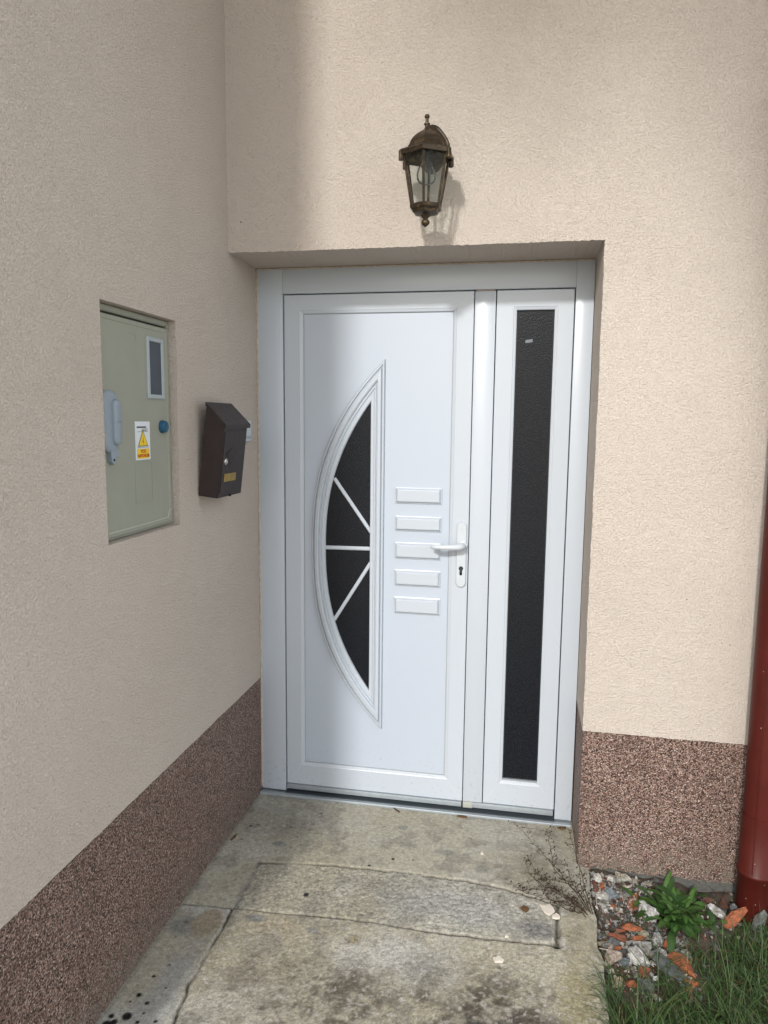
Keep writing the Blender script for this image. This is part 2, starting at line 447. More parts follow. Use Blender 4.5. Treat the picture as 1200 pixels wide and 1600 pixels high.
# algae-blackened front: speckled, dense towards the lower right
alg = np.maximum.reduce([blob(.56, -.74, .28, .20, .8, 9)*.85, blob(1.02, -.72, .32, .20, .8, 10), blob(.86, -.60, .20, .10, .9, 33)*.45, blob(.36, -.95, .2, .2, .9, 11)*.55, blob(.9, -1.15, .6, .2, .8, 12)])
spk = sstep(.34, .60, m3*.5 + m2*.5)
blend((.085, .072, .054), alg*(.30+.68*spk)*(reg == 3))
blend((.055, .052, .048), blob(.95, -.80, .24, .11, .8, 13)*(.3+.6*spk)*(reg == 3))
blend((.22, .19, .09), blob(1.22, -.66, .09, .26, .8, 14)*.6)
blend((.42, .40, .37), sstep(.66, .74, fbm(Xg, Yg, 95, 66, 2))*.5*(reg == 3))
blend((.21, .185, .14), blob(.33, -.72, .15, .18, .9, 30)*.6*(reg == 3)*spk)
blend((.175, .185, .18), blob(.254, -.485, .045, .024, .4, 15, .5)*.8)       # grey cement spots
blend((.19, .195, .195), blob(.44, -.50, .03, .02, .5, 16)*.6)
blend((.175, .18, .175), blob(.20, -.09, .03, .018, .5, 17)*.7)
blend((.185, .185, .18), blob(.80, -.02, .05, .025, .6, 18)*.6)
blend((.185, .185, .18), blob(.62, .11, .03, .02, .6, 19)*.6)
blend((.185, .18, .165), blob(.93, -.09, .04, .03, .6, 20)*.6)
# smoother newer cement at the left front
blend((.30, .30, .285), blob(.12, -.80, .07, .30, .8, 21)*.7*(reg == 2))
blend((.175, .18, .17), blob(.06, -.56, .07, .06, .5, 22)*.75*(reg == 2))
blend((.275, .235, .165), blob(.115, -.54, .055, .075, .35, 23, .5)*.85*(reg == 2))
blend((.40, .40, .38), blob(.155, -.85, .02, .2, .9, 24)*.6*(reg == 2))
blend((.21, .205, .20), g_lef*.85)
for i in range(70):                                                           # light lime spots and small dark spots
    x, y = rng.uniform(.03, 1.25), rng.uniform(-.9, .24)
    near_door = x < .35 and y > -.2
    if i < 26: x, y = rng.uniform(.05, .34), rng.uniform(-.16, .20)
    r = rng.uniform(.003, .009)
    blend((.42, .41, .38) if i % 3 else (.10, .09, .08), blob(x, y, r*1.3, r, .5, 100+i, .5)*.7)
drops = [(.061, -.836, .007), (.096, -.857, .006), (.066, -.905, .014), (.067, -.768, .0045), (.027, -.913, .007), (.043, -.928, .009), (.102, -.917, .005), (.104, -.887, .004), (.146, -.906, .005), (.03, -.94, .012), (.085, -.94, .005), (.12, -.80, .003), (.05, -.86, .003), (.09, -.72, .003), (.13, -.95, .006), (.07, -.98, .01), (.04, -1.0, .006), (.054, 0, .006), (.619, -.095, .006), (.545, -.149, .005), (.69, -.088, .003), (.376, -.345, .008)]
for i, (x, y, r) in enumerate(drops): blend((.012, .012, .012), blob(x, y, r*1.25, r*1.25, .35, 200+i, .35))
blend((.048, .040, .029), np.clip(crack, 0, 1)*.85)
blend((.46, .45, .42), sstep(.40, .55, fbm(Xg, Yg, 70, 79, 2))*groove(Xg-frig-.016, .012, ((Yg < -.225) & (Yg > -.43)).astype(float), .6))
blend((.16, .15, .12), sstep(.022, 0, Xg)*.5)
gr = vnoise(Xg*290, Yg*290, 68)*.6 + vnoise(Xg*150, Yg*150, 69)*.4
gam = np.choose(reg, [.18, .40, .13, .34])
col *= (.86 + .28*fbm(Xg, Yg, 90, 67, 2))[..., None]*(1 + (gr-.5)*2*gam)[..., None]
pit = sstep(.74, .86, vnoise(Xg*170, Yg*170, 77))*np.choose(reg, [.12, .45, .06, .35]); blend((.075, .066, .052), pit)
lt = sstep(.80, .9, vnoise(Xg*140, Yg*140, 78))*np.choose(reg, [.08, .3, .05, .28]); blend((.50, .475, .43), lt)
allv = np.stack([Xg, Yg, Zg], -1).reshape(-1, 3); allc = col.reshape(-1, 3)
F = grid_faces(nx, ny); fr = reg.reshape(-1)[F[:, 0]]
# outer side of the slab, down into the soil
slab_names = {0: 'pale slab under the door threshold', 1: 'rough granular repair strip across the path', 2: 'smooth grey strip along the wall with black drips', 3: 'front slab darkened by algae'}
right_idx = np.arange(ny)*nx + nx-1
for k in range(4):
    f = F[fr == k]; used = np.unique(f); remap = -np.ones(len(allv), int); remap[used] = np.arange(len(used))
    v = allv[used]; c = allc[used]; ff = remap[f].tolist()
    if k in (0, 3):
        e = [i for i in right_idx if remap[i] >= 0]; b = len(v)
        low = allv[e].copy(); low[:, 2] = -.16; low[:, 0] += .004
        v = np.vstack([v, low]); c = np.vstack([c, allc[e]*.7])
        for q in range(len(e)-1):
            if e[q+1]-e[q] == nx: ff.append((remap[e[q]], b+q, b+q+1, remap[e[q+1]]))
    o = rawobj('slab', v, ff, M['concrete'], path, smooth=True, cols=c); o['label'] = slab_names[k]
bm = bmesh.new(); box(bm, .0, 1.29, -1.9, -1.2, -.16, -.001)
o = obj('slab', bm, M['concrete'], path); setcol(o.data, (.20, .18, .145))

# ------------------------------------------------------------------ the house
house = thing('house', 'house with pink-beige roughcast walls and brown speckled plinth', 'house', (1.25, 0, 0))
def roofz(x): return 4.15 - .45*x
def jit(n, amp, seed):
    r = np.random.default_rng(seed); a = r.normal(0, 1, n)
    return (a*.6 + np.convolve(r.normal(0, 1, n+8), np.ones(9)/3, 'valid')*.6)*amp
XR = 1.98                                                    # house corner behind the downpipe
def front_wall():
    V, Fc = [], []
    def strip(A, B):
        b = len(V); n = len(A); V.extend(A); V.extend(B)
        for i in range(n-1): Fc.append((b+i, b+i+1, b+n+i+1, b+n+i))
    n = 190; xs = np.linspace(0, W, n); jz = jit(n, .0011, 1); jy = jit(n, .0008, 2)
    edge = [(x, jy[i], H+jz[i]) for i, x in enumerate(xs)]
    ed2 = [(x, 0, H+.007) for x in xs]; strip(edge, ed2)
    strip([(0, 0, H+.007), (W, 0, H+.007)], [(0, 0, roofz(0)), (W, 0, roofz(W))])                                            # wall over the door
    rl = .003
    so = [(x + (.008 if i == n-1 else 0), .004, H+jz[i]+.0015) for i, x in enumerate(xs)]
    strip([(x + (.008 if i == n-1 else 0), D+.08, H+.001) for i, x in enumerate(xs)], so); strip(so, edge)   # soffit
    m = 240; zs = np.linspace(PL, H, m); jx = jit(m, .0009, 3); jy2 = jit(m, .0008, 4)
    redge = [(W+jx[i], jy2[i], z) for i, z in enumerate(zs)]; redge[-1] = edge[-1]
    strip(redge, [(W+.007, 0, z) for z in zs]); strip([(W+.007, 0, PL+.006), (XR, 0, PL+.006)], [(W+.007, 0, H), (XR, 0, H)])
    xb = np.linspace(W+.007, XR, 150); jb = jit(150, .0011, 21); strip([(x, -abs(jb[i])*.4, PL+jb[i]) for i, x in enumerate(xb)], [(x, 0, PL+.006) for x in xb])
    zt = [z + (.006 if i == m-1 else 0) for i, z in enumerate(zs)]; rv = [(W+jx[i]*.5, .004, z) for i, z in enumerate(zt)]
    strip([(W, D+.08, z) for z in zt], rv); strip(rv, redge)
    strip([(W, 0, H+.007), (XR, 0, H+.007)], [(W, 0, roofz(W)), (XR, 0, roofz(XR))]); strip([(W, 0, H), (XR, 0, H)], [(W, 0, H+.007), (XR, 0, H+.007)])
    strip([(XR, 0, PL), (XR, 5, PL)], [(XR, 0, roofz(XR)), (XR, 5, roofz(XR))])
    # bottom lip of the render over the plinth
    strip([(W, 0, PL), (XR, 0, PL)], [(W, .02, PL), (XR, .02, PL)])
    strip([(W, 0, PL), (W, D+.08, PL)], [(W+.02, 0, PL), (W+.02, D+.08, PL)])
    me = bpy.data.meshes.new('wall'); me.from_pydata([tuple(map(float, v)) for v in V], [], Fc)
    bm = bmesh.new(); bm.from_mesh(me); bmesh.ops.remove_doubles(bm, verts=bm.verts, dist=.0002)
    o = obj('wall', bm, M['stucco'], house); o['label'] = 'sunlit front wall round the door opening'
front_wall()
CY0, CY1, CZ0, CZ1, CX = -.802, -.408, 1.212, 1.817, -.034       # niche of the meter cabinet
def side_wall():
    YE = -1.70; bm = bmesh.new()
    def q(*p): bm.faces.new([bm.verts.new(v) for v in p])
    ys = [YE, CY0, CY1, D+.08]; zs = [PL+.006, CZ0, CZ1, 4.15]
    yb = np.linspace(YE, D+.08, 320); jb = jit(320, .0011, 22)
    for i in range(319): q((abs(jb[i])*.4, yb[i], PL-.003+jb[i]), (abs(jb[i+1])*.4, yb[i+1], PL-.003+jb[i+1]), (0, yb[i+1], PL+.006), (0, yb[i], PL+.006))
    for i in range(3):
        for j in range(3):
            if i == 1 and j == 1: continue
            q((0, ys[i], zs[j]), (0, ys[i+1], zs[j]), (0, ys[i+1], zs[j+1]), (0, ys[i], zs[j+1]))
    n = 60
    def rim(a, b):                                                # niche reveals with a rough edge
        a, b = Vector(a), Vector(b); j1 = np.abs(jit(n, .0009, int(abs(a.y*100+a.z*10))))
        p = [a.lerp(b, i/(n-1)) for i in range(n)]
        for i in range(n-1):
            q(p[i]+Vector((.0006+j1[i], 0, 0)), p[i+1]+Vector((.0006+j1[i+1], 0, 0)), p[i+1]+Vector((CX-.1, 0, 0)), p[i]+Vector((CX-.1, 0, 0)))
    rim((0, CY0, CZ0), (0, CY1, CZ0)); rim((0, CY0, CZ1), (0, CY1, CZ1)); rim((0, CY0, CZ0), (0, CY0, CZ1)); rim((0, CY1, CZ0), (0, CY1, CZ1))
    q((0, YE, PL), (-4.2, YE, PL), (-4.2, YE, 4.15), (0, YE, 4.15))
    q((-4.2, YE, PL), (-4.2, 5, PL), (-4.2, 5, 4.15), (-4.2, YE, 4.15))
    q((0, YE, PL), (0, D+.08, PL), (-.02, D+.08, PL), (-.02, YE, PL))
    bmesh.ops.remove_doubles(bm, verts=bm.verts, dist=.0002)
    o = obj('wall', bm, M['stucco'], house); o['label'] = 'shaded side wall with the meter cabinet and mailbox'
side_wall()
def plinth_right():
    bm = bmesh.new()
    n = 90; xs = np.linspace(W+.002, XR-.002, n); jb = jit(n, .004, 9)
    lo = [(x, .002+abs(jb[i])*.2, -.006+jb[i]*.9 - (.03 if x < W+.05 else 0)) for i, x in enumerate(xs)]
    loops(bm, [[(x, .012, z) for x, y, z in lo], lo, [(x, .002, PL) for x in xs]], cyclic=False)
    loops(bm, [[(W+.002, .002, -.1), (W+.002, D+.08, -.1)], [(W+.002, .002, PL), (W+.002, D+.08, PL)]], cyclic=False)
    loops(bm, [[(XR-.002, .002, -.1), (XR-.002, 5, -.1)], [(XR-.002, .002, PL), (XR-.002, 5, PL)]], cyclic=False)
    o = obj('plinth', bm, M['plinth'], house); o['label'] = 'sunlit speckled plinth right of the door'
    bm = bmesh.new(); loops(bm, [[(W+.01, .014, -.2), (XR-.01, .014, -.2)], [(W+.01, .014, .03), (XR-.01, .014, .03)]], cyclic=False)
    o = obj('footing', bm, M['concrete'], house); setcol(o.data, (.11, .11, .10))
plinth_right()
bm = bmesh.new()
n = 120; ys = np.linspace(-1.702, D+.08, n)
loops(bm, [[(.0, y, -.15) for y in ys], [(.0, y, .004) for y in ys], [(.001, y, PL-.003) for y in ys]], cyclic=False)
loops(bm, [[(-4.2, -1.698, -.15), (.001, -1.698, -.15)], [(-4.2, -1.698, PL), (.001, -1.698, PL)]], cyclic=False)
o = obj('plinth', bm, M['plinth'], house); o['label'] = 'shaded speckled plinth of the side wall'
def roof():
    bm = bmesh.new()
    def slab(xy, z0, th=.10):
        rings = [[(x, y, z0(x)) for x, y in xy], [(x, y, z0(x)+th) for x, y in xy]]
        loops(bm, rings, True, True)
    slab([(-.02, -.60), (2.22, -.60), (2.22, 5), (-.02, 5)], roofz)
    slab([(-4.6, -1.74), (.55, -1.74), (.55, -.602), (-.022, -.602), (-.022, 5), (-4.6, 5)], lambda x: 4.15)  # overhangs out of view, extended to darken the wall tops
    return obj('roof', bm, M['roof'], house)
roof()
# small dark specks of dirt on the render right of the door
bm = bmesh.new()
for x, z, r in [(1.56, .965, .0016), (1.60, .93, .001), (1.615, .91, .0012), (1.655, .915, .001), (1.635, .885, .0012), (1.70, .822, .0016), (1.715, .82, .001), (1.675, .826, .0013), (1.655, .82, .0009), (.048, 2.20, .0022), (1.10, 2.5, .001)]:
    bmesh.ops.create_icosphere(bm, subdivisions=1, radius=r*1.2, matrix=Matrix.Translation((x, -.0012, z)))
tag(obj('dirt_specks', bm, M['sign_black'], house), kind='stuff')

# ------------------------------------------------------------------ the entrance door
door = thing('entrance_door', 'white plastic entrance door with half-moon glazing and a narrow sidelight', 'door', (W/2, D, 0))
YS = D + .005                                               # sash faces
bm = bmesh.new()
box(bm, .003, .1055, D, D+.07, .012, 2.097, .0018); box(bm, 1.187, W-.002, D, D+.07, .012, 2.097, .0018); box(bm, .1056, 1.1869, D+.0002, D+.07, 2.0045, 2.097, .0018)
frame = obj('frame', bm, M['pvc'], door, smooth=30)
bm = bmesh.new(); box(bm, .02, W-.02, D+.062, D+.075, .0, 2.095); obj('light_stop', bm, M['rubber'], door)  # added dark sheet, keeps light from leaking through the sash gaps
bm = bmesh.new()                                            # sealant between frame and walls
tube(bm, [(.003, D+.001, .02), (.003, D+.001, 2.09)], .0045, 6); tube(bm, [(.003, D+.001, 2.097), (W-.002, D+.001, 2.097)], .004, 6)
obj('sealant', bm, simple('sealant', (.42, .36, .30), .8, .2, 0, .2, 60), frame)

def rect(x0, x1, z0, z1, y): return [(x0, y, z0), (x1, y, z0), (x1, y, z1), (x0, y, z1)]
def sash(name, x0, x1, z0, z1, ix0, ix1, iz0, iz1, deep):
    bm = bmesh.new()
    rings = [rect(x0, x1, z0, z1, YS+.05), rect(x0, x1, z0, z1, YS+.002), rect(x0+.002, x1-.002, z0+.002, z1-.002, YS),
             rect(ix0-.012, ix1+.012, iz0-.012, iz1+.012, YS), rect(ix0-.010, ix1+.010, iz0-.010, iz1+.010, YS+.0012), rect(ix0-.002, ix1+.002, iz0-.002, iz1+.002, YS+.0035),
             rect(ix0, ix1, iz0, iz1, YS+.005), rect(ix0, ix1, iz0, iz1, YS+deep+.02)]
    loops(bm, rings)
    o = obj(name, bm, [M['pvc'], M['seam']], door)
    bm = bmesh.new()                                         # welded mitre seams
    for (ax, az, bx, bz) in ((x0+.003, z0+.003, ix0-.011, iz0-.011), (x1-.003, z0+.003, ix1+.011, iz0-.011), (x0+.003, z1-.003, ix0-.011, iz1+.011), (x1-.003, z1-.003, ix1+.011, iz1+.011)):
        d = Vector((bx-ax, 0, bz-az)).normalized(); p = Vector((-d.z, 0, d.x))*.0006
        a, b = Vector((ax, YS-.0002, az)), Vector((bx, YS-.0002, bz))
        bm.faces.new([bm.verts.new(v) for v in (a-p, b-p, b+p, a+p)])
    obj('seam', bm, simple('weld_seam', (.55, .58, .61), .5, .3), o)
    return o
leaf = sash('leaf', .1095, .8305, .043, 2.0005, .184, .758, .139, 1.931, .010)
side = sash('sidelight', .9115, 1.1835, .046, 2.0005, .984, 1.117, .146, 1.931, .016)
bm = bmesh.new(); box(bm, .8335, .9085, D-.001, D+.05, .047, 1.998, .0022); obj('mullion', bm, M['pvc'], door, smooth=30)
bm = bmesh.new(); box(bm, .836, .905, D+.0005, D+.04, 1.9985, 2.0035); obj('mullion_cap', bm, simple('brown_cap', (.30, .24, .22), .7), door)  # brown strip filling the gap above the mullion
YP = YS + .010
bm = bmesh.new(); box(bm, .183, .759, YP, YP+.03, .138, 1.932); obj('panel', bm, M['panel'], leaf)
bm = bmesh.new()                                            # grey gasket line round the panel and the glass
def gasket(bm, x0, x1, z0, z1, y, w):
    loops(bm, [rect(x0, x1, z0, z1, y), rect(x0+w, x1-w, z0+w, z1-w, y-.0004)])
gasket(bm, .184, .758, .139, 1.931, YP-.0006, .0026); obj('gasket', bm, M['seam'], leaf)
# half-moon moulding
def moon(xr, s, zc, h, p, n=56, m=30):
    out = []
    for k in range(n+1):
        q = math.cos(math.pi*k/n); out.append((xr - s*(1-abs(q)**p), zc + h*q))
    for k in range(1, m): out.append((xr, zc - h + 2*h*k/m))
    return out
OUT = moon(.503, .285, 1.035, .725, 2.55); INN = moon(.4505, .178, 1.035, .567, 2.35)
def ml(t, y): return [(a[0]+(b[0]-a[0])*t, y, a[1]+(b[1]-a[1])*t) for a, b in zip(OUT, INN)]
prof = [(0, .0005), (.0, .006), (.05, .0085), (.11, .0085), (.14, .0045), (.18, .0045), (.21, .0105), (.25, .013), (.44, .0145), (.50, .0125), (.53, .008), (.57, .008), (.60, .0105), (.66, .0105), (.69, .007), (.73, .007), (.76, .0085), (.95, .0080), (1.0, .0055), (1.0, -.006)]
bm = bmesh.new(); loops(bm, [ml(t, YP-(h*1.55 if h > 0 else h)) for t, h in prof])
obj('moulding', bm, M['pvc'], leaf, smooth=22)
bm = bmesh.new()
loops(bm, [[(x, YP-.0016, z) for x, z in INN]], True); bmesh.ops.triangulate(bm, faces=bm.faces)
obj('glass', bm, M['dark_glass'], leaf)
def bar2(x0, z0, x1, z1, w):
    bm = bmesh.new(); d = Vector((x1-x0, 0, z1-z0)).normalized(); p = Vector((-d.z, 0, d.x))
    a, b = Vector((x0, YP, z0)), Vector((x1, YP, z1)); y = Vector((0, 1, 0))
    sec = [(-w/2, .0), (-w/2, -.004), (-w/4, -.007), (w/4, -.007), (w/2, -.004), (w/2, 0)]
    loops(bm, [[a + p*u + y*(v) for u, v in sec], [b + p*u + y*(v) for u, v in sec]], True, True)
    return obj('glazing_bar', bm, M['pvc'], leaf)
bar2(.307, 1.308, .4535, 1.102, .014); bar2(.270, 1.035, .4535, 1.037, .015); bar2(.308, .746, .4535, .982, .014)
for z0, z1 in ((1.218, 1.280), (1.112, 1.170), (1.004, 1.068), (.897, .961), (.787, .853)):
    bm = bmesh.new(); x0, x1 = .548, .727
    loops(bm, [rect(x0, x1, z0, z1, YP-.0003), rect(x0, x1, z0, z1, YP-.004), rect(x0+.003, x1-.003, z0+.003, z1-.003, YP-.0052), rect(x0+.009, x1-.009, z0+.009, z1-.009, YP-.0145), rect(x0+.012, x1-.012, z0+.012, z1-.012, YP-.0150)], False, True)
    obj('raised_field', bm, M['pvc'], leaf)
# handle
bm = bmesh.new(); P0 = stadium(.8055, .906, 1.158, .0185)
cx, cz = .8055, 1.032
def sc(k): return [((x-cx)*k + cx, (z-cz)*(1-(1-k)*.15) + cz) for x, z in P0]
loops(bm, [[(x, YS+.001, z) for x, z in P0], [(x, YS-.007, z) for x, z in P0], [(x, YS-.0095, z) for x, z in sc(.88)]], False, True)
plate = obj('handle_plate', bm, M['white_metal'], leaf, smooth=35)
bm = bmesh.new(); zl = 1.068
tube(bm, [(.811, YS-.008, zl), (.811, YS-.03, zl), (.810, YS-.043, zl), (.803, YS-.052, zl-.0005), (.79, YS-.056, zl-.001), (.75, YS-.057, zl-.003), (.71, YS-.055, zl-.003), (.699, YS-.053, zl-.0025), (.6945, YS-.050, zl-.002)], [.0115, .0115, .0118, .012, .0115, .0102, .0095, .0085, .004], 14)
obj('lever', bm, M['white_metal'], plate, smooth=50)
bm = bmesh.new(); lathe(bm, [(.0165, 0), (.0165, -.004), (.0135, -.006)], (.811, YS-.009, zl), 20, 'y'); obj('rosette', bm, M['white_metal'], plate, smooth=40)
bm = bmesh.new(); lathe(bm, [(.0085, 0), (.0085, -.0016)], (.8055, YS-.0092, .979), 18, 'y'); box(bm, .8005, .8105, YS-.0106, YS-.009, .957, .979)
lathe(bm, [(.0052, 0), (.0052, -.0014)], (.8055, YS-.0092, .9575), 14, 'y')
cyl = obj('lock_cylinder', bm, M['rubber'], plate)
# sidelight glass and its leftover sticker
bm = bmesh.new(); box(bm, .983, 1.118, YS+.014, YS+.02, .145, 1.932); obj('glass', bm, M['dark_glass'], side)
bm = bmesh.new(); gasket(bm, .984, 1.117, .146, 1.931, YS+.0135, .0035); obj('gasket', bm, M['rubber'], side)
bm = bmesh.new(); box(bm, .9845, 1.1165, YS+.006, YS+.013, .1465, .152); obj('glazing_sill', bm, M['alu'], side)
bm = bmesh.new(); box(bm, -.013, .013, -.0006, 0, -.0055, .0055)
obj('sticker', bm, simple('old_sticker', (.16, .18, .21), .6), side, mx=Matrix.Translation((1.030, YS+.0138, 1.822)) @ Matrix.Rotation(R(-9), 4, 'Y'))
# bottom: weather bars, dark rubber channel, aluminium threshold
bm = bmesh.new(); box(bm, .111, .8285, D-.003, D+.03, .0225, .0418, .002); obj('weather_bar', bm, M['alu'], leaf, smooth=30)
bm = bmesh.new(); box(bm, .838, 1.181, D-.003, D+.03, .0245, .0448, .002); obj('weather_bar', bm, M['alu'], side, smooth=30)
bm = bmesh.new(); box(bm, .834, .872, D-.0045, D+.02, .022, .0465, .002); obj('mullion_foot', bm, simple('yellowed_plastic', (.36, .37, .34), .5), door, smooth=30)
bm = bmesh.new()
sec = [(D-.030, .0), (D-.030, .006), (D-.028, .0085), (D-.014, .009), (D-.013, .004), (D+.06, .004), (D+.06, 0)]
loops(bm, [[(.004, y, z) for y, z in sec], [(W-.004, y, z) for y, z in sec]], True, True)
th = obj('threshold', bm, M['alu'], door)
bm = bmesh.new(); box(bm, .1065, 1.186, D-.0125, D+.058, .0045, .0105); obj('seal_channel', bm, simple('channel_rubber', (.06, .075, .085), .4, .5), th)

# ------------------------------------------------------------------ meter cabinet in the side wall
cab = thing('meter_cabinet', 'grey-green electricity meter cabinet set flush into the side wall', 'cabinet', (CX, (CY0+CY1)/2, CZ0))
XF = -.020                                                   # front face of the cabinet door
bm = bmesh.new(); g = .004
def yzrect(y0, y1, z0, z1, x): return [(x, y0, z0), (x, y1, z0), (x, y1, z1), (x, y0, z1)]
a0, a1, b0, b1 = CY0+.002, CY1-.002, CZ0+.002, CZ1-.002
loops(bm, [yzrect(a0, a1, b0, b1, XF-.06), yzrect(a0, a1, b0, b1, XF-.004), yzrect(a0+.003, a1-.003, b0+.003, b1-.003, XF-.002), yzrect(a0+.011, a1-.011, b0+.011, b1-.014, XF-.002), yzrect(a0+.012, a1-.012, b0+.012, b1-.016, XF-.03)], True, True)
obj('frame', bm, M['cabinet'], cab)
bm = bmesh.new()
d0, d1, e0, e1 = a0+.013, a1-.014, b0+.008, b1-.024
loops(bm, [yzrect(d0, d1, e0, e1, XF-.025), yzrect(d0, d1, e0, e1, XF+.001), yzrect(d0+.002, d1-.002, e0+.002, e1-.002, XF+.003), yzrect(d0+.012, d1-.012, e0+.016, e1-.012, XF+.003), yzrect(d0+.0135, d1-.0135, e0+.0175, e1-.0135, XF+.0015)], False, True)
cdoor = obj('cabinet_door', bm, M['cabinet'], cab)
XD = XF + .0015
def ybox(name, mat, y0, y1, z0, z1, x0, x1, parent, bev=0, smooth=False, mx=None):
    bm = bmesh.new(); box(bm, x0, x1, y0, y1, z0, z1, bev); return obj(name, bm, mat, parent, smooth=smooth, mx=mx)
# top strip with the dark gap below it
ybox('top_strip', M['cabinet'], a0+.014, a1-.016, CZ1-.019, CZ1-.004, XF-.02, XF-.004, cab, .001)
# viewing window
wy0, wy1, wz0, wz1 = -.552, -.457, 1.586, 1.758
bm = bmesh.new()
loops(bm, [yzrect(wy0, wy1, wz0, wz1, XD-.001), yzrect(wy0, wy1, wz0, wz1, XD+.004), yzrect(wy0+.003, wy1-.003, wz0+.003, wz1-.003, XD+.006), yzrect(wy0+.011, wy1-.011, wz0+.011, wz1-.011, XD+.006), yzrect(wy0+.013, wy1-.013, wz0+.013, wz1-.013, XD+.002)])
wfr = obj('window', bm, M['pale_frame'], cab)
bm = bmesh.new(); bm.faces.new([bm.verts.new(v) for v in yzrect(wy0+.012, wy1-.012, wz0+.012, wz1-.012, XD+.0024)]); obj('pane', bm, M['meter_pane'], wfr)
# warning sign
sg = ybox('warning_sign', M['sign_white'], -.624, -.545, 1.416, 1.522, XD+.0003, XD+.0016, cab)
XS = XD + .0020
def flat(name, mat, pts, x=XS, parent=None):
    bm = bmesh.new(); bm.faces.new([bm.verts.new((x, y, z)) for y, z in pts]); return obj(name, bm, mat, parent or sg)
def tri(cy_, cz_, w, h): return [(cy_-w/2, cz_), (cy_+w/2, cz_), (cy_, cz_+h)]
flat('triangle_border', M['sign_black'], tri(-.584, 1.4535, .056, .0465)); flat('triangle', M['sign_yellow'], tri(-.584, 1.4555, .049, .0405), XS+.0004)
flat('lightning_bolt', M['sign_red'], [(-.5835, 1.4575), (-.5800, 1.4680), (-.5845, 1.4680), (-.5815, 1.4855), (-.5885, 1.4660), (-.5842, 1.4660)], XS+.0008)
flat('yellow_field', M['sign_yellow'], [(-.616, 1.420), (-.552, 1.420), (-.552, 1.447), (-.616, 1.447)])
for z0, z1, y0, y1 in ((1.5045, 1.5085, -.616, -.565), (1.5005, 1.5020, -.590, -.556), (1.4965, 1.4980, -.592, -.560), (1.4505, 1.4515, -.616, -.552), (1.4935, 1.4945, -.614, -.556)):
    flat('print_line', M['sign_black'], [(y0, z0), (y1, z0), (y1, z1), (y0, z1)])
def text(txt, size, y, z, x, mat, parent, sx=1.0):
    cu = bpy.data.curves.new('lettering', 'FONT'); cu.body = txt; cu.size = size; cu.align_x = 'CENTER'; cu.align_y = 'CENTER'; cu.offset = .0004
    t = bpy.data.objects.new('tmp', cu); COL.objects.link(t)
    dg = bpy.context.evaluated_depsgraph_get(); me = bpy.data.meshes.new_from_object(t.evaluated_get(dg))
    bpy.data.objects.remove(t); me.name = 'lettering'
    # text plane x-y -> wall plane y-z facing +x
    me.transform(Matrix(((0, 0, 1, x), (sx, 0, 0, y), (0, 1, 0, z), (0, 0, 0, 1))))
    me.materials.clear()
    return finish('lettering', me, mat, parent)
text('POD', .0125, -.584, 1.4395, XS+.0005, M['sign_red'], sg, 1.1); text('NAPONOM', .0125, -.584, 1.4275, XS+.0005, M['sign_red'], sg, 1.0)
# pressed outline below the sign, corner outlines
bm = bmesh.new()
def outline(bm, y0, y1, z0, z1, w=.0012, h=.0009):
    for (p, q, r, s) in ((y0, y1, z1-w, z1), (y1-w, y1, z0, z1-w), (y0, y1-w, z0, z0+w), (y0, y0+w, z0+w, z1-w)): box(bm, XD, XD+h, p, q, r, s)
CE = simple('cabinet_edge', (.26, .28, .205), .6)
outline(bm, -.629, -.536, 1.298, 1.409); obj('pressed_outline', bm, CE, cdoor)
bm = bmesh.new(); box(bm, XD, XD+.0008, -.640, -.605, 1.755, 1.7562); box(bm, XD, XD+.0008, -.606, -.605, 1.741, 1.755)
obj('pressed_outline', bm, CE, cdoor)
bm = bmesh.new(); tube(bm, [(XD+.001, -.424, 1.262), (XD+.001, -.440, 1.258), (XD+.001, -.446, 1.244), (XD+.001, -.448, 1.238), (XD+.001, -.52, 1.2365), (XD+.001, -.77, 1.235)], .0018, 6); obj('edge_bead', bm, simple('bead', (.42, .44, .36), .5), cdoor)
# blue plug
bm = bmesh.new(); lathe(bm, [(.0185, 0), (.0185, .006), (.0165, .014), (.0135, .016), (.0115, .0155)], (XD, -.472, 1.507), 24, 'x')
kn = obj('plug', bm, M['blue'], cab, smooth=40); 
# swing latch
def rbox(y0, y1, z0, z1, x0, x1, r, mat, name, parent, top=.7):
    n = 6; pts = []
    for (cy_, cz_, a0_) in ((y1-r, z1-r, 0), (y0+r, z1-r, 90), (y0+r, z0+r, 180), (y1-r, z0+r, 270)):
        for k in range(n+1):
            a = R(a0_+90*k/n); pts.append((cy_+r*math.cos(a), cz_+r*math.sin(a)))
    my, mz = (y0+y1)/2, (z0+z1)/2
    bm = bmesh.new()
    def s(k, x): return [(x, my+(y-my)*k, mz+(z-mz)*(1-(1-k)*.35)) for y, z in pts]
    loops(bm, [s(1, x0), s(1, x0+(x1-x0)*.55), s(.93, x0+(x1-x0)*.85), s(top, x1)], False, True)
    return obj(name, bm, mat, parent, smooth=50)
lat = rbox(-.790, -.722, 1.443, 1.600, XD, XD+.014, .026, M['cabinet_grey'], 'latch', cab)
rbox(-.756, -.725, 1.462, 1.578, XD+.010, XD+.024, .014, M['cabinet_grey'], 'lever', lat)
rbox(-.752, -.722, 1.520, 1.525, XD+.018, XD+.0255, .002, simple('latch_joint', (.22, .26, .30), .6), 'lever_joint', lat)
bm = bmesh.new()
hp = [(-.765, 1.452), (-.735, 1.452), (-.722, 1.437), (-.728, 1.430), (-.738, 1.432), (-.742, 1.418), (-.752, 1.412), (-.762, 1.420)]
loops(bm, [[(XD+.001, y, z) for y, z in hp], [(XD+.013, y, z) for y, z in hp]], True, True)
hs = obj('hasp', bm, M['cabinet_grey'], lat)
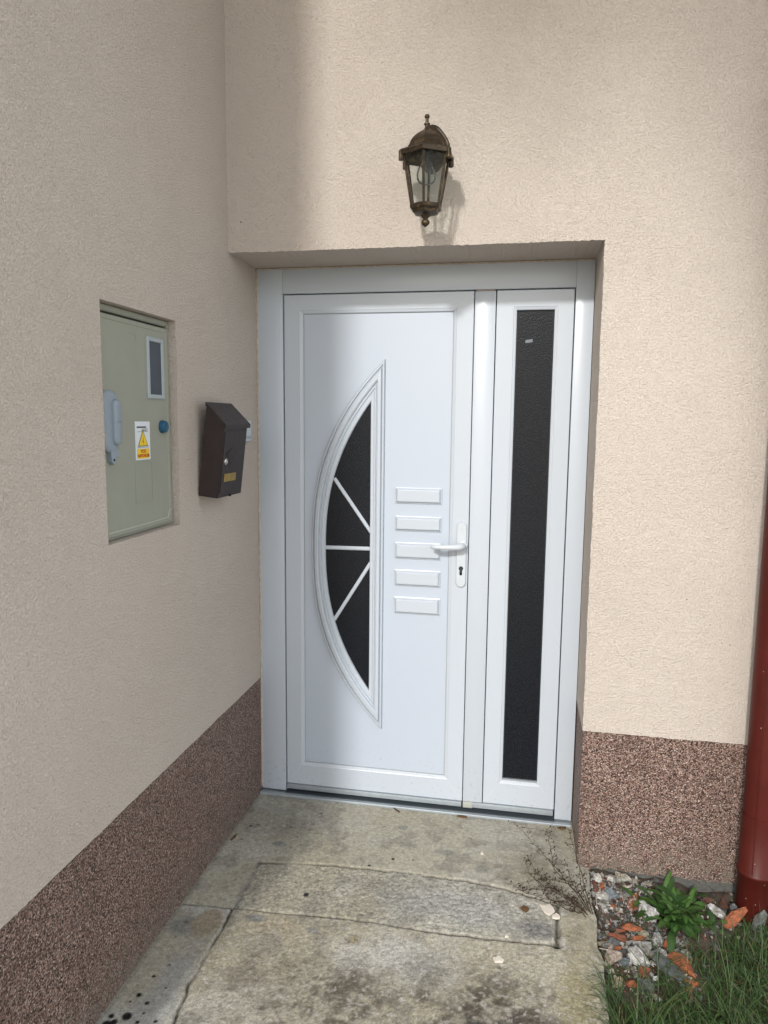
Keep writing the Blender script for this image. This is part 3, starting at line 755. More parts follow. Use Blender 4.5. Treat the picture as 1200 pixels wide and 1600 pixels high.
bm = bmesh.new(); lathe(bm, [(.0035, 0), (.0035, .0012)], (XD+.0132, -.752, 1.424), 10, 'x'); obj('hasp_hole', bm, M['sign_black'], hs)

# ------------------------------------------------------------------ mailbox, hanging forward at the top
BZ = 1.286
mail = thing('mailbox', 'dark brown metal mailbox with brass name plate, leaning out from the side wall', 'mailbox', (0, -.18, BZ))
TILT = Matrix.Translation((.002, 0, BZ)) @ Matrix.Rotation(R(6.6), 4, 'Y')
my0, my1, dp, hf, hb = -.281, -.083, .066, .236, .296
bm = bmesh.new()
secn = [(0, 0), (dp, 0), (dp, hf), (0, hb)]
loops(bm, [[(x, my0, z) for x, z in secn], [(x, my1, z) for x, z in secn]], True, True)
bmesh.ops.bevel(bm, geom=list(bm.edges), offset=.0018, segments=2, affect='EDGES')
obj('body', bm, M['mail'], mail, smooth=35, mx=TILT)
bm = bmesh.new()
ls = [(-.001, hb+.001), (dp+.006, hf+.0005), (dp+.006, hf-.010), (dp+.0085, hf-.010), (dp+.0085, hf+.0025), (-.001, hb+.004)]
loops(bm, [[(x, my0-.006, z) for x, z in ls], [(x, my1+.006, z) for x, z in ls]], True, True)
for yy in (my0-.006, my1+.0035):
    sd = [(0, hb+.002), (dp+.006, hf+.001), (dp+.006, hf-.009), (0, hb-.008)]
    loops(bm, [[(x, yy, z) for x, z in sd], [(x, yy+.0025, z) for x, z in sd]], True, True)
obj('lid', bm, M['mail'], mail, mx=TILT)
bm = bmesh.new()
loops(bm, [yzrect(my0+.010, my1-.010, .016, hf-.022, dp-.001), yzrect(my0+.010, my1-.010, .016, hf-.022, dp+.0022), yzrect(my0+.012, my1-.012, .018, hf-.024, dp+.003)], False, True)
md = obj('mailbox_door', bm, M['mail'], mail, mx=TILT)
bm = bmesh.new(); box(bm, dp-.004, dp+.004, -.186, -.178, -.001, .007); obj('catch', bm, M['mail_dark'], mail, mx=TILT)
bm = bmesh.new(); lathe(bm, [(.0105, 0), (.0105, .004), (.008, .0065), (.0055, .0065), (.0045, .003)], (dp+.003, -.256, .119), 20, 'x'); obj('lock', bm, M['steel'], md, smooth=35, mx=TILT)
bm = bmesh.new(); box(bm, dp+.003, dp+.0055, -.252, -.158, .052, .078, .001); obj('name_plate', bm, M['brass'], md, mx=TILT)
bm = bmesh.new()
def stroke(y0, z0, y1, z1, w0, w1):
    d = Vector((0, y1-y0, z1-z0)).normalized(); p = Vector((0, -d.z, d.y)); x = dp+.0035
    a, b = Vector((x, y0, z0)), Vector((x, y1, z1))
    bm.faces.new([bm.verts.new(v) for v in (a-p*w0/2, b-p*w1/2, b+p*w1/2, a+p*w0/2)])
stroke(-.252, .140, -.205, .164, .014, .003); stroke(-.178, .153, -.214, .099, .0022, .0022); stroke(-.224, .137, -.216, .099, .0016, .0022); stroke(-.246, .131, -.236, .153, .010, .003)
obj('embossed_mark', bm, M['mail_dark'], md, mx=TILT)

# ------------------------------------------------------------------ doorbell half hidden behind the mailbox
bell = thing('doorbell', 'small white doorbell on the side wall half hidden by the mailbox', 'doorbell', (0, .13, 1.447))
bm = bmesh.new(); box(bm, 0, .016, .085, .160, 1.450, 1.528, .005, 3); obj('housing', bm, M['white_metal'], bell, smooth=40)
bm = bmesh.new(); box(bm, .0155, .018, .095, .150, 1.459, 1.470, .001); obj('button', bm, M['pale_frame'], bell)

# ------------------------------------------------------------------ wall lantern
LX, LY = .702, -.130
lamp = thing('wall_lantern', 'antique bronze six-sided wall lantern with clear bulb above the door', 'lantern', (LX, 0, 2.30))
def hexr(r, z, rot=-90, n=6): return [(LX + r*math.cos(R(rot+60*k)), LY + r*math.sin(R(rot+60*k)), z) for k in range(n)]
bm = bmesh.new()
bp = []
for k in range(28):
    a = 2*math.pi*k/28; rr = 1 + .05*math.cos(4*a); bp.append((.056*rr*math.cos(a), .072*rr*math.sin(a)))
loops(bm, [[(LX+u*s, -y, 2.398+v*s) for u, v in bp] for s, y in ((1, 0), (1, .006), (.93, .011), (.86, .0115), (.78, .017), (.5, .023), (.25, .025))], False, True)
obj('backplate', bm, M['bronze'], lamp, smooth=40)
bm = bmesh.new(); tube(bm, [(LX, -.02, 2.392), (LX, -.05, 2.402), (LX, -.08, 2.400), (LX, -.11, 2.388)], [.013, .011, .011, .014], 12); obj('arm', bm, M['bronze'], lamp, smooth=60)
bm = bmesh.new()
loops(bm, [hexr(.071, 2.335), hexr(.083, 2.328), hexr(.088, 2.329), hexr(.089, 2.341), hexr(.084, 2.346), hexr(.068, 2.350), hexr(.060, 2.353), hexr(.062, 2.357), hexr(.058, 2.361), hexr(.053, 2.373), hexr(.044, 2.386), hexr(.032, 2.397), hexr(.020, 2.405), hexr(.013, 2.409)], False, True)
loops(bm, [hexr(.071, 2.335), hexr(.056, 2.350), hexr(.047, 2.372), hexr(.026, 2.388)], False, True)
rf = obj('roof', bm, M['bronze'], lamp, smooth=25)
for k in (1, 2, 4, 5):
    a = R(-90+60*k); bm = bmesh.new(); box(bm, -.006, .006, -.007, .007, 2.312, 2.342, .002)
    obj('corner_lug', bm, M['bronze'], rf, mx=Matrix.Translation((LX+.083*math.cos(a), LY+.083*math.sin(a), 0)) @ Matrix.Rotation(a, 4, 'Z'))
bm = bmesh.new(); lathe(bm, [(.013, 0), (.010, .004), (.0065, .010), (.006, .017), (.0095, .019), (.0095, .022), (.0055, .024), (.0045, .036), (.0075, .039), (.0082, .043), (.006, .047), (.002, .048)], (LX, LY, 2.407), 16); obj('finial', bm, M['bronze'], lamp, smooth=45)
def hp3(k, r, z): a = R(-90+60*k); return Vector((LX+r*math.cos(a), LY+r*math.sin(a), z))
for k in range(6):
    bm = bmesh.new(); tube(bm, [hp3(k, .075, 2.338), hp3(k, .0465, 2.180)], [.0048, .0042], 6); obj('glazing_bar', bm, M['bronze'], lamp)
    bm = bmesh.new(); bm.faces.new([bm.verts.new(v) for v in (hp3(k, .0725, 2.334), hp3(k+1, .0725, 2.334), hp3(k+1, .0445, 2.182), hp3(k, .0445, 2.182))]); obj('pane', bm, M['clear'], lamp)
bm = bmesh.new()
loops(bm, [hexr(.040, 2.190), hexr(.051, 2.190), hexr(.053, 2.185), hexr(.051, 2.178), hexr(.044, 2.174), hexr(.040, 2.166), hexr(.030, 2.163), hexr(.014, 2.161)], True, True)
ba = obj('base', bm, M['bronze'], lamp, smooth=25)
bm = bmesh.new(); lathe(bm, [(.016, 0), (.013, -.006), (.0075, -.012), (.007, -.015), (.012, -.018), (.0135, -.023), (.012, -.028), (.007, -.032), (.003, -.036)], (LX, LY, 2.163), 16); obj('drop_knob', bm, M['bronze'], ba, smooth=50)
bm = bmesh.new(); lathe(bm, [(.018, 2.375), (.018, 2.335), (.0135, 2.332), (.0135, 2.318)], (LX, LY, 0), 16); obj('socket', bm, M['rubber'], lamp, smooth=40)
bm = bmesh.new(); lathe(bm, [(.013, 2.322), (.0135, 2.314), (.018, 2.300), (.026, 2.283), (.0300, 2.268), (.0290, 2.254), (.023, 2.243), (.013, 2.238), (.003, 2.2365)], (LX, LY, .014), 24); obj('bulb', bm, M['bulb'], lamp, smooth=True)

# ------------------------------------------------------------------ downpipe
PX, PY, PR = 1.802, -.083, .0525
pipe = thing('downpipe', 'dark red metal downpipe at the right edge beside the plinth', 'downpipe', (PX, PY, -.06))
bm = bmesh.new(); lathe(bm, [(PR, -.14), (PR, .098), (PR+.0035, .101), (PR+.005, .106), (PR+.0035, .111), (PR, .114), (PR, .30)], (PX, PY, 0), 40); obj('lower_pipe', bm, M['pipe'], pipe, smooth=50)
bm = bmesh.new(); lathe(bm, [(PR-.002, .30), (PR-.002, 3.30)], (PX, PY, 0), 40); obj('upper_pipe', bm, M['pipe'], pipe, smooth=50)
bm = bmesh.new(); lathe(bm, [(PR+.001, 1.955), (PR+.003, 1.955), (PR+.003, 1.985), (PR+.001, 1.985)], (PX, PY, 0), 40); box(bm, PX-.006, PX+.006, PY+PR, .01, 1.965, 1.975); obj('bracket', bm, M['pipe'], pipe, smooth=50)
bm = bmesh.new(); a_ = R(-118); sx_, sy_ = PX+(PR-.001)*math.cos(a_), PY+(PR-.001)*math.sin(a_); tube(bm, [(sx_, sy_, .115), (sx_, sy_, 3.2)], .0022, 6); obj('lock_seam', bm, M['pipe'], pipe)
bm = bmesh.new()
for x_, y_, z_, r_ in ((-.02, -PR*.93, .155, .0014), (.012, -PR, .09, .0012), (-.03, -PR*.8, .60, .0016), (-.035, -PR*.76, .78, .0012), (.022, -PR*.9, .107, .0042), (-.01, -PR, .02, .0012), (-.035, -PR*.75, .03, .0012)):
    bmesh.ops.create_icosphere(bm, subdivisions=1, radius=r_, matrix=Matrix.Translation((PX+x_, PY+y_, z_)) @ Matrix.Diagonal((1, .5, .8, 1)))
tag(obj('mortar_splashes', bm, M['flake'], pipe), kind='stuff')

# ------------------------------------------------------------------ rubble beside the path: every larger piece is a thing
PAL = {'w': (.54, .52, .48), 'lw': (.52, .52, .50), 'g': (.30, .30, .28), 'bg': (.17, .20, .22), 'o': (.34, .115, .055), 'ob': (.24, .085, .05), 'db': (.12, .055, .042), 'dg': (.125, .135, .135), 'pk': (.44, .36, .30), 'y': (.36, .31, .18), 'be': (.40, .36, .28), 'sl': (.16, .17, .17)}
def hull(n, sx, sy, sz, seed, boxy=.6):
    r = np.random.default_rng(seed); bm = bmesh.new()
    for i in range(n):
        p = r.uniform(-1, 1, 3)
        if r.random() < boxy: k = r.integers(0, 3); p[k] = np.sign(p[k])*r.uniform(.82, 1)
        else: p = p/np.linalg.norm(p)*r.uniform(.85, 1)
        bm.verts.new((p[0]*sx/2, p[1]*sy/2, p[2]*sz/2))
    res = bmesh.ops.convex_hull(bm, input=bm.verts)
    bmesh.ops.delete(bm, geom=list({g for g in res['geom_interior'] + res['geom_unused'] if isinstance(g, bmesh.types.BMVert)}), context='VERTS')
    return bm
def rubble(name, label, cat, x, y, w, d, h, c, yaw=0, tilt=0, tx=0, n=16, boxy=.6, lift=0, spots=None, bev=.0, seed=None, group='rubble beside the path'):
    seed = seed if seed is not None else int(abs(x*1000)*7 + abs(y*1000))
    bm = hull(n, w*1.15, d*1.15, h*1.1, seed, boxy)
    bmesh.ops.bevel(bm, geom=list(bm.edges), offset=min(w, d, h)*.06, segments=1, affect='EDGES')
    bmesh.ops.subdivide_edges(bm, edges=[e for e in bm.edges if e.calc_length() > min(w, d, h)*.3], cuts=2, use_grid_fill=True)
    bmesh.ops.triangulate(bm, faces=bm.faces); jr = np.random.default_rng(seed+5)
    for v in bm.verts: v.co += Vector(jr.normal(0, min(w, d, h)*.035, 3))
    mx = Matrix.Translation((0, 0, 0)) @ Matrix.Rotation(R(yaw), 4, 'Z') @ Matrix.Rotation(R(tilt), 4, 'Y') @ Matrix.Rotation(R(tx), 4, 'X')
    bm.transform(mx); zmin = min(v.co.z for v in bm.verts)
    z = -.058 + float(ground_z(np.array([x]), np.array([y]))[0] + .058) - zmin - h*.34 + lift
    bm.transform(Matrix.Translation((x, y, z)))
    vs = np.array([v.co[:] for v in bm.verts])
    cc = np.tile(np.array(PAL[c]), (len(vs), 1))*np.random.default_rng(seed).uniform(.8, 1.15, (len(vs), 1))
    if spots:
        m = np.random.default_rng(seed+1).random(len(vs)) < .3; cc[m] = PAL[spots]
    o = obj(name, bm, M['rock'], loc=(x, y, z)); setcol(o.data, cc)
    return tag(o, label, cat, group)
BR, STN, TL = 'brick_fragment', 'stone', 'tile_shard'
rubble(STN, 'white plaster lump in the corner of path and plinth', 'stone', 1.322, -.022, .026, .03, .034, 'w')
rubble(STN, 'white crumbly lump under the plinth, next to the corner lump', 'stone', 1.364, -.020, .036, .03, .03, 'w', 20)
rubble(BR, 'dark brick bit wedged against the slab below the white corner lump', 'brick fragment', 1.314, -.045, .020, .022, .022, 'db')
rubble(BR, 'small orange brick bit above the white flaky stone', 'brick fragment', 1.338, -.042, .025, .02, .02, 'o', 15)
rubble(STN, 'white flaky stone beside the slab, left of the blue-grey stone', 'stone', 1.330, -.076, .038, .04, .034, 'w', 10, spots='g')
rubble(STN, 'blue-grey stone among white bits near the plinth corner', 'stone', 1.367, -.070, .044, .042, .04, 'bg', 30, 15)
rubble(BR, 'tiny orange brick chip below the blue-grey stone', 'brick fragment', 1.361, -.126, .021, .018, .02, 'o', 40)
rubble(STN, 'slim white shard lying against the edge of the slab', 'stone', 1.332, -.138, .014, .052, .014, 'w', 25)
rubble(BR, 'orange brick piece with white mortar left of the leafy weed', 'brick fragment', 1.430, -.105, .036, .085, .036, 'o', -20, 20, spots='w')
rubble(STN, 'beige pebbly concrete lump under the plinth', 'stone', 1.406, -.030, .052, .04, .03, 'be', 10, spots='g')
rubble(STN, 'large pale grey stone at the left foot of the leafy weed', 'stone', 1.470, -.160, .050, .052, .062, 'lw', 15, 10)
rubble(BR, 'flat orange brick strip below the large pale grey stone', 'brick fragment', 1.408, -.226, .060, .024, .018, 'o', 8)
rubble(BR, 'long dull red brick splinter slanting away from the slab', 'brick fragment', 1.362, -.283, .062, .022, .02, 'ob', -28)
rubble(BR, 'long flat orange brick splinter above the grey stone', 'brick fragment', 1.420, -.270, .060, .020, .02, 'o', 14)
rubble(STN, 'round grey pebble below the large pale grey stone', 'stone', 1.443, -.240, .028, .028, .024, 'be', 0, n=40, boxy=0)
rubble(STN, 'grey oblong stone in the middle of the rubble', 'stone', 1.428, -.302, .060, .046, .038, 'g', -25, 8)
rubble(STN, 'pale grey mortar block beneath the leafy weed', 'stone', 1.478, -.272, .042, .06, .034, 'lw', 8, spots='g')
rubble(BR, 'upright orange brick chip right of the pale mortar block', 'brick fragment', 1.502, -.293, .024, .03, .038, 'o', 20, 10)
rubble(STN, 'small white chip between two orange brick pieces', 'stone', 1.513, -.322, .020, .026, .024, 'w')
rubble(BR, 'large orange brick shard leaning on the dark slate slab', 'brick fragment', 1.528, -.384, .034, .105, .036, 'o', 28, 18, lift=.006)
rubble('slate_piece', 'dark grey slate slab under the large orange brick shard', 'slate', 1.496, -.405, .052, .125, .022, 'dg', 22, 10, n=20, boxy=.9)
rubble(STN, 'biggest bright white stone in the rubble', 'stone', 1.412, -.360, .070, .052, .044, 'w', -12, 8, spots='lw')
rubble(STN, 'pinkish beige stone against the slab edge', 'stone', 1.338, -.376, .048, .036, .034, 'pk', 5)
rubble(STN, 'pitted grey concrete crumb right of the white stone', 'stone', 1.470, -.345, .046, .042, .036, 'g', 20, spots='lw', n=24)
rubble(STN, 'dark blue stone between the pink and the white stone', 'stone', 1.368, -.380, .026, .034, .03, 'bg', 10)
rubble(TL, 'triangular orange tile shard standing below the white stone', 'tile shard', 1.408, -.428, .034, .020, .062, 'ob', 10, 12, n=9, seed=12)
rubble(BR, 'orange brick chip at the edge of the grass near the slab', 'brick fragment', 1.374, -.458, .034, .026, .026, 'o', -30)
rubble(STN, 'grey stone half sunk where the grass begins', 'stone', 1.414, -.468, .042, .034, .03, 'dg', 15)
rubble(STN, 'yellowish crumbly stone beside the slab near the grass', 'stone', 1.340, -.458, .040, .030, .026, 'y', 10, spots='be')
rubble(BR, 'flat orange brick piece below the dark slate slab', 'brick fragment', 1.538, -.446, .036, .022, .018, 'o', -18)
rubble(BR, 'dark red brick piece sunk in the grass', 'brick fragment', 1.448, -.494, .042, .026, .022, 'db', -20)
rubble(STN, 'small pale pink chip above the pinkish beige stone', 'stone', 1.330, -.338, .018, .026, .022, 'pk')
rubble(BR, 'small orange chip above the pinkish beige stone', 'brick fragment', 1.352, -.338, .020, .02, .02, 'o', 30)
rubble(STN, 'dark grey stone touching the slab beside the red splinter', 'stone', 1.340, -.310, .040, .026, .022, 'dg', -15)
rubble(STN, 'grey and white stone between weed and downpipe', 'stone', 1.684, -.112, .062, .040, .038, 'lw', -28, 10, spots='g')
rubble(TL, 'long orange tile shard leaning on the foot of the downpipe', 'tile shard', 1.733, -.143, .085, .028, .026, 'o', 38, -24, n=22, boxy=.95, lift=.012)
rubble('slate_piece', 'dark slate shard standing against the downpipe', 'slate', 1.800, -.146, .036, .016, .085, 'sl', 20, 14, n=14, boxy=.9)
rubble('slate_piece', 'thin grey slate shard leaning left of the downpipe', 'slate', 1.742, -.100, .016, .03, .072, 'sl', 20, -16, n=14, boxy=.9)
rubble(STN, 'pale stone at the right edge in front of the downpipe', 'stone', 1.848, -.160, .052, .045, .038, 'be', 0)
rubble(BR, 'dark red brick crumb behind the grey and white stone', 'brick fragment', 1.678, -.055, .034, .03, .028, 'db', 30)
rubble(BR, 'dark red brick crumb nearest the downpipe under the plinth', 'brick fragment', 1.722, -.050, .030, .03, .026, 'db', -10)
rubble(STN, 'white chip lying in front of the leafy weed', 'stone', 1.598, -.180, .014, .014, .014, 'w')
# gravel and crumbs nobody could count
def gravel():
    V, Fc, Cc = [], [], []
    keys = ['w', 'lw', 'g', 'g', 'bg', 'ob', 'db', 'db', 'dg', 'dg', 'dg', 'be', 'be', 'pk']
    r = np.random.default_rng(5)
    for i in range(3000):
        if i < 700: x, y = r.uniform(1.296, 1.50), r.uniform(-.14, -.004)
        elif i < 1700: x, y = r.uniform(1.296, 1.56), r.uniform(-.50, -.10)
        else: x, y = r.uniform(1.30, 1.95), r.uniform(-.42, -.004)
        if y < -.2 and x > 1.56 and r.random() < .7: continue
        s = float(np.clip(r.lognormal(-4.75, .50), .003, .022)); bmx = hull(9, s*r.uniform(.8, 1.5), s, s*r.uniform(.5, 1), 9000+i, .4)
        bmx.verts.ensure_lookup_table(); bmx.verts.index_update()
        z = float(ground_z(np.array([x]), np.array([y]))[0]) + s*.2; a = r.uniform(0, 6.28); ca, sa = math.cos(a), math.sin(a)
        b = len(V); c = np.array(PAL[keys[r.integers(0, len(keys))]])*r.uniform(.4, 1.0)
        if i < 300: c = np.array(PAL['w' if r.random() < .6 else 'g'])*r.uniform(.7, 1.05)
        for v in bmx.verts: V.append((x+v.co.x*ca-v.co.y*sa, y+v.co.x*sa+v.co.y*ca, z+v.co.z)); Cc.append(c)
        for f in bmx.faces: Fc.append([b+v.index for v in f.verts])
        bmx.free()
    o = rawobj('gravel', V, Fc, M['gravel'], loc=(1.45, -.2, -.05), cols=np.array(Cc)); tag(o, 'small mixed gravel and brick crumbs between slab and plinth', 'gravel', None, 'stuff')
gravel()

# ------------------------------------------------------------------ plants
def leaf_mesh(length, width, az, elev, curl, seed, seg=9):
    """a lance-shaped leaf rising from the origin, folded along its midrib"""
    r = np.random.default_rng(seed); V, Fc = [], []; p = Vector((0, 0, 0)); e = elev; step = length/seg
    out = Vector((math.cos(az), math.sin(az), 0)); sidev = Vector((-math.sin(az), math.cos(az), 0)); tw = r.uniform(-.35, .35)
    for i in range(seg+1):
        t = i/seg; w = width*.5*(.10 + .90*math.sin(math.pi*min(1, t**1.35*.97)))*(1 if t < .97 else .3)
        d = out*math.cos(e) + Vector((0, 0, 1))*math.sin(e); nrm = d.cross(sidev).normalized()*-1
        s = (sidev*math.cos(tw*t) + nrm*math.sin(tw*t)); wav = .12*w*math.sin(t*11+seed)
        V += [p - s*w + Vector((0, 0, 1))*(w*.28+wav), p, p + s*w + Vector((0, 0, 1))*(w*.28-wav)]
        if i:
            b = 3*i; Fc += [(b-3, b-2, b+1, b), (b-2, b-1, b+2, b+1)]
        p = p + d*step; e -= curl*step/length*(.6+.8*t)
    return V, Fc
def weed(label, x, y, z, n, L0, L1, w0, w1, seed, name='leafy_weed'):
    t = thing(name, label, 'weed', (x, y, z)); r = np.random.default_rng(seed)
    for k in range(n):
        az = 2.399*k + r.uniform(-.8, .8); u = k/n
        L = r.uniform(L0*.6, L1)*(1-.25*u); el = R(r.uniform(12, 66) + 10*u)
        V, Fc = leaf_mesh(L, r.uniform(w0, w1), az, el, R(r.uniform(45, 135)), seed*50+k)
        ox, oy = r.normal(0, L0*.34), r.normal(0, L0*.24); V = [v + Vector((x + ox, y + oy, z)) for v in V]
        # keep leaves in front of the wall
        V = [Vector((v.x, min(v.y, -.004-.004*r.random()), max(v.z, -.05))) for v in V]
        g = r.uniform(0, 1); c = np.array((.016, .044, .010))*(1-g) + np.array((.046, .098, .020))*g
        cc = np.tile(c, (len(V), 1)); cc[1::3] *= 1.35
        rawobj('leaf', V, Fc, M['leaf'], t, smooth=True, cols=cc)
weed('leafy green weed growing at the foot of the plinth', 1.548, -.150, -.05, 110, .08, .17, .015, .027, 4)
weed('low young weed in front of the grey and white stone', 1.652, -.175, -.05, 9, .05, .08, .014, .02, 9)
weed('small weed squeezed under the plinth behind the grey and white stone', 1.640, -.040, -.045, 6, .05, .085, .014, .02, 11)
def grass():
    r = np.random.default_rng(3); V, Fc, Cc = [], [], []
    def blade(x, y, L, w, lean, az, c, z0):
        b = len(V); p = np.array([x, y, z0]); seg = 4; e = math.pi/2 - lean*.35
        sd = np.array([-math.sin(az), math.cos(az), 0])
        for i in range(seg):
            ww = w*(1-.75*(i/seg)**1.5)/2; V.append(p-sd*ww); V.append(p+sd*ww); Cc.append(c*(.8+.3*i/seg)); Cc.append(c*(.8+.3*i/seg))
            p = p + np.array([math.cos(az)*math.cos(e), math.sin(az)*math.cos(e), math.sin(e)])*L/seg; e -= lean/seg*1.5
            if i: Fc.append((b+2*i-2, b+2*i-1, b+2*i+1, b+2*i))
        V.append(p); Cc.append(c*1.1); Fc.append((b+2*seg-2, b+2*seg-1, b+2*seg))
    cnt = 0
    while cnt < 17000:
        if cnt < 13000: x, y = r.uniform(1.295, 2.15), r.uniform(-1.05, -.12)
        else: x, y = r.uniform(1.295, 2.44), r.uniform(-1.9, -.1)
        # the turf starts along a slanting line; nearer the wall it thins out
        lim = -.50 + (x-1.30)*.80
        q = (lim - y)/.16 + (vnoise(np.array([x*14]), np.array([y*14]), 9)[0]-.5)*1.4
        if q < r.random(): 
            if r.random() > .03: continue
        L = r.uniform(.04, .11)*(.6+.4*min(1, max(0, q))); lean = abs(r.normal(1.25, .6))
        u = r.random()
        if u < .17: c = np.array((.15, .12, .055))*r.uniform(.4, 1.1)
        elif u < .14: c = np.array((.10, .055, .03))
        else: g = r.random(); c = (np.array((.016, .040, .009))*(1-g) + np.array((.050, .105, .022))*g)
        blade(x, y, L, r.uniform(.0014, .0034)*(1.7 if r.random() < .12 else 1), lean, r.uniform(0, 6.283), c, float(-.066 + .0*x)); cnt += 1
    for k in range(330):                                     # long arching blades and those hanging over the slab
        x, y = r.uniform(1.30, 1.95), r.uniform(-.95, -.30)
        if y > -.48 + (x-1.30)*.62: continue
        blade(x, y, r.uniform(.13, .24), r.uniform(.002, .0035), abs(r.normal(1.2, .4)), r.uniform(0, 6.283), np.array((.045, .085, .02))*r.uniform(.6, 1.2), -.06)
    for k in range(240):
        x, y = r.uniform(1.285, 1.33), r.uniform(-.95, -.47)
        blade(x, y, r.uniform(.06, .13), r.uniform(.0018, .003), abs(r.normal(1.4, .4)), r.normal(math.pi, .7), np.array((.045, .085, .021))*r.uniform(.6, 1.2), -.04)
    o = rawobj('grass', V, Fc, M['grass'], loc=(1.8, -.8, -.06), cols=np.array(Cc)); tag(o, 'uneven dark green grass at the lower right beside the path', 'grass', None, 'stuff')
grass()
def dry_plant(name, label, base, stems, seed, bud=True, mat='twig', tw=.0011):
    t = thing(name, label, 'dry plant', base); r = np.random.default_rng(seed)
    for pts in stems:
        P = [Vector(p) for p in pts]
        Q = []
        for a, b in zip(P[:-1], P[1:]):
            for k in range(5): Q.append(a.lerp(b, k/5) + Vector(r.normal(0, .0012, 3)))
        Q.append(P[-1]); bm = bmesh.new()
        tube(bm, Q, [tw*(1.25-.85*i/len(Q)) for i in range(len(Q))], 5)
        s = obj('stem', bm, M[mat], t)
        if not bud: continue
        bm = bmesh.new()
        for i in range(int(len(Q)*.25), len(Q)):
            for k in range(r.integers(1, 4)):
                d = Vector(r.normal(0, 1, 3)); d.z = abs(d.z)*.7; d.normalize(); L = r.uniform(.008, .030); a = Q[i]; b = a + d*L
                b.z = max(b.z, .004) if b.x < 1.29 else b.z
                tube(bm, [a, a.lerp(b, .5)+Vector(r.normal(0, .0015, 3)), b], [.0006, .0005, .0004], 4)
                for q in range(r.integers(1, 3)):
                    bmesh.ops.create_icosphere(bm, subdivisions=1, radius=r.uniform(.0012, .0026), matrix=Matrix.Translation(a.lerp(b, r.uniform(.6, 1))) @ Matrix.Diagonal((1, 1, 1.5, 1)))
        if bm.verts: tag(obj('twigs', bm, M[mat], s), kind='stuff')
        else: bm.free()
b0 = (1.293, -.262, -.03)
dry_plant('dry_weed', 'dead brown weed sprawling from the slab edge across the concrete', b0, [
    [b0, (1.245, -.215, .025), (1.19, -.13, .045), (1.125, -.03, .055), (1.035, .125, .06)],
    [b0, (1.235, -.235, .012), (1.175, -.185, .022), (1.115, -.13, .03), (1.085, -.06, .04)],
    [b0, (1.25, -.25, .01), (1.17, -.235, .012), (1.08, -.215, .014), (1.03, -.185, .02)],
    [b0, (1.262, -.18, .05), (1.24, -.08, .09), (1.222, .01, .12)],
    [(1.175, -.185, .022), (1.135, -.19, .03), (1.09, -.16, .045), (1.075, -.12, .06)],
    [(1.21, -.16, .03), (1.17, -.12, .05), (1.16, -.05, .075), (1.15, .06, .085)],
    [b0, (1.25, -.275, .012), (1.20, -.262, .012), (1.15, -.235, .02), (1.13, -.21, .03)],
    [b0, (1.24, -.24, .02), (1.19, -.21, .03), (1.15, -.20, .04), (1.12, -.16, .05)],
    [b0, (1.245, -.20, .03), (1.21, -.17, .035), (1.16, -.16, .04), (1.10, -.17, .035)],
    [b0, (1.255, -.21, .02), (1.225, -.15, .03), (1.21, -.08, .05)],
    [b0, (1.25, -.26, .02), (1.21, -.245, .03), (1.165, -.21, .03), (1.11, -.20, .025), (1.06, -.21, .02)],
    [b0, (1.265, -.22, .02), (1.25, -.16, .04), (1.255, -.09, .06)]], 2, True, 'twig', .0013)
dry_plant('dry_weed', 'thin dark dead stalks standing in the rubble before the plinth', (1.41, -.2, -.05), [
    [(1.415, -.20, -.05), (1.412, -.19, .03), (1.405, -.18, .12)], [(1.40, -.20, -.05), (1.388, -.19, .01), (1.375, -.17, .08), (1.372, -.16, .12)],
    [(1.42, -.22, -.05), (1.43, -.20, .0), (1.425, -.18, .09)]], 5, False, 'twig', .0009)
dry_plant('dry_stalk', 'single dried bud stalk in front of the downpipe', (1.86, -.20, -.05), [[(1.86, -.20, -.05), (1.842, -.20, .0), (1.822, -.20, .035)]], 6, False, 'straw', .0012)
stalk = bpy.data.objects['dry_stalk']
bm = bmesh.new(); lathe(bm, [(.0015, 0), (.006, .004), (.0075, .010), (.006, .016), (.002, .019)], (1.820, -.20, .034), 10); obj('bud', bm, M['straw'], stalk, smooth=True)

# ------------------------------------------------------------------ bits lying on the concrete
def flake(label, cat, name, x, y, w, d, mat, seed, yaw=0, z=.003):
    r = np.random.default_rng(seed); n = 9; bm = bmesh.new(); ring = []
    for k in range(n):
        a = 2*math.pi*k/n; q = r.uniform(.52, 1.05); ring.append(((w/2)*q*math.cos(a), (d/2)*q*math.sin(a)))
    ca, sa = math.cos(R(yaw)), math.sin(R(yaw))
    ring = [(x+u*ca-v*sa, y+u*sa+v*ca) for u, v in ring]
    loops(bm, [[(u, v, z-.004) for u, v in ring], [(u, v, z+.0004) for u, v in ring], [(x+(u-x)*.9, y+(v-y)*.9, z+.0012) for u, v in ring]], True, True)
    return tag(obj(name, bm, M[mat], loc=(x, y, z)), label, cat)
flake('large white plaster flake at the end of the repair strip', 'plaster flake', 'plaster_flake', 1.146, -.262, .052, .062, 'flake', 1, 30)
flake('white plaster flake bridging the crack right of the large one', 'plaster flake', 'plaster_flake', 1.172, -.292, .034, .036, 'flake', 2, 10)
flake('tiny white flake alone on the concrete before the sidelight', 'plaster flake', 'plaster_flake', .925, -.001, .017, .020, 'flake', 3)
flake('pale pink plaster chip on the darkened front slab', 'plaster flake', 'plaster_flake', .998, -.513, .034, .030, 'flake', 4, 5)
flake('small white crumb beside the crack below the repair strip', 'plaster flake', 'plaster_flake', 1.02, -.412, .014, .016, 'flake', 5)
flake('curled dead leaf on the repair strip near the white flakes', 'dead leaf', 'dead_leaf', 1.075, -.275, .026, .036, 'dead_leaf', 6, 40, .005)
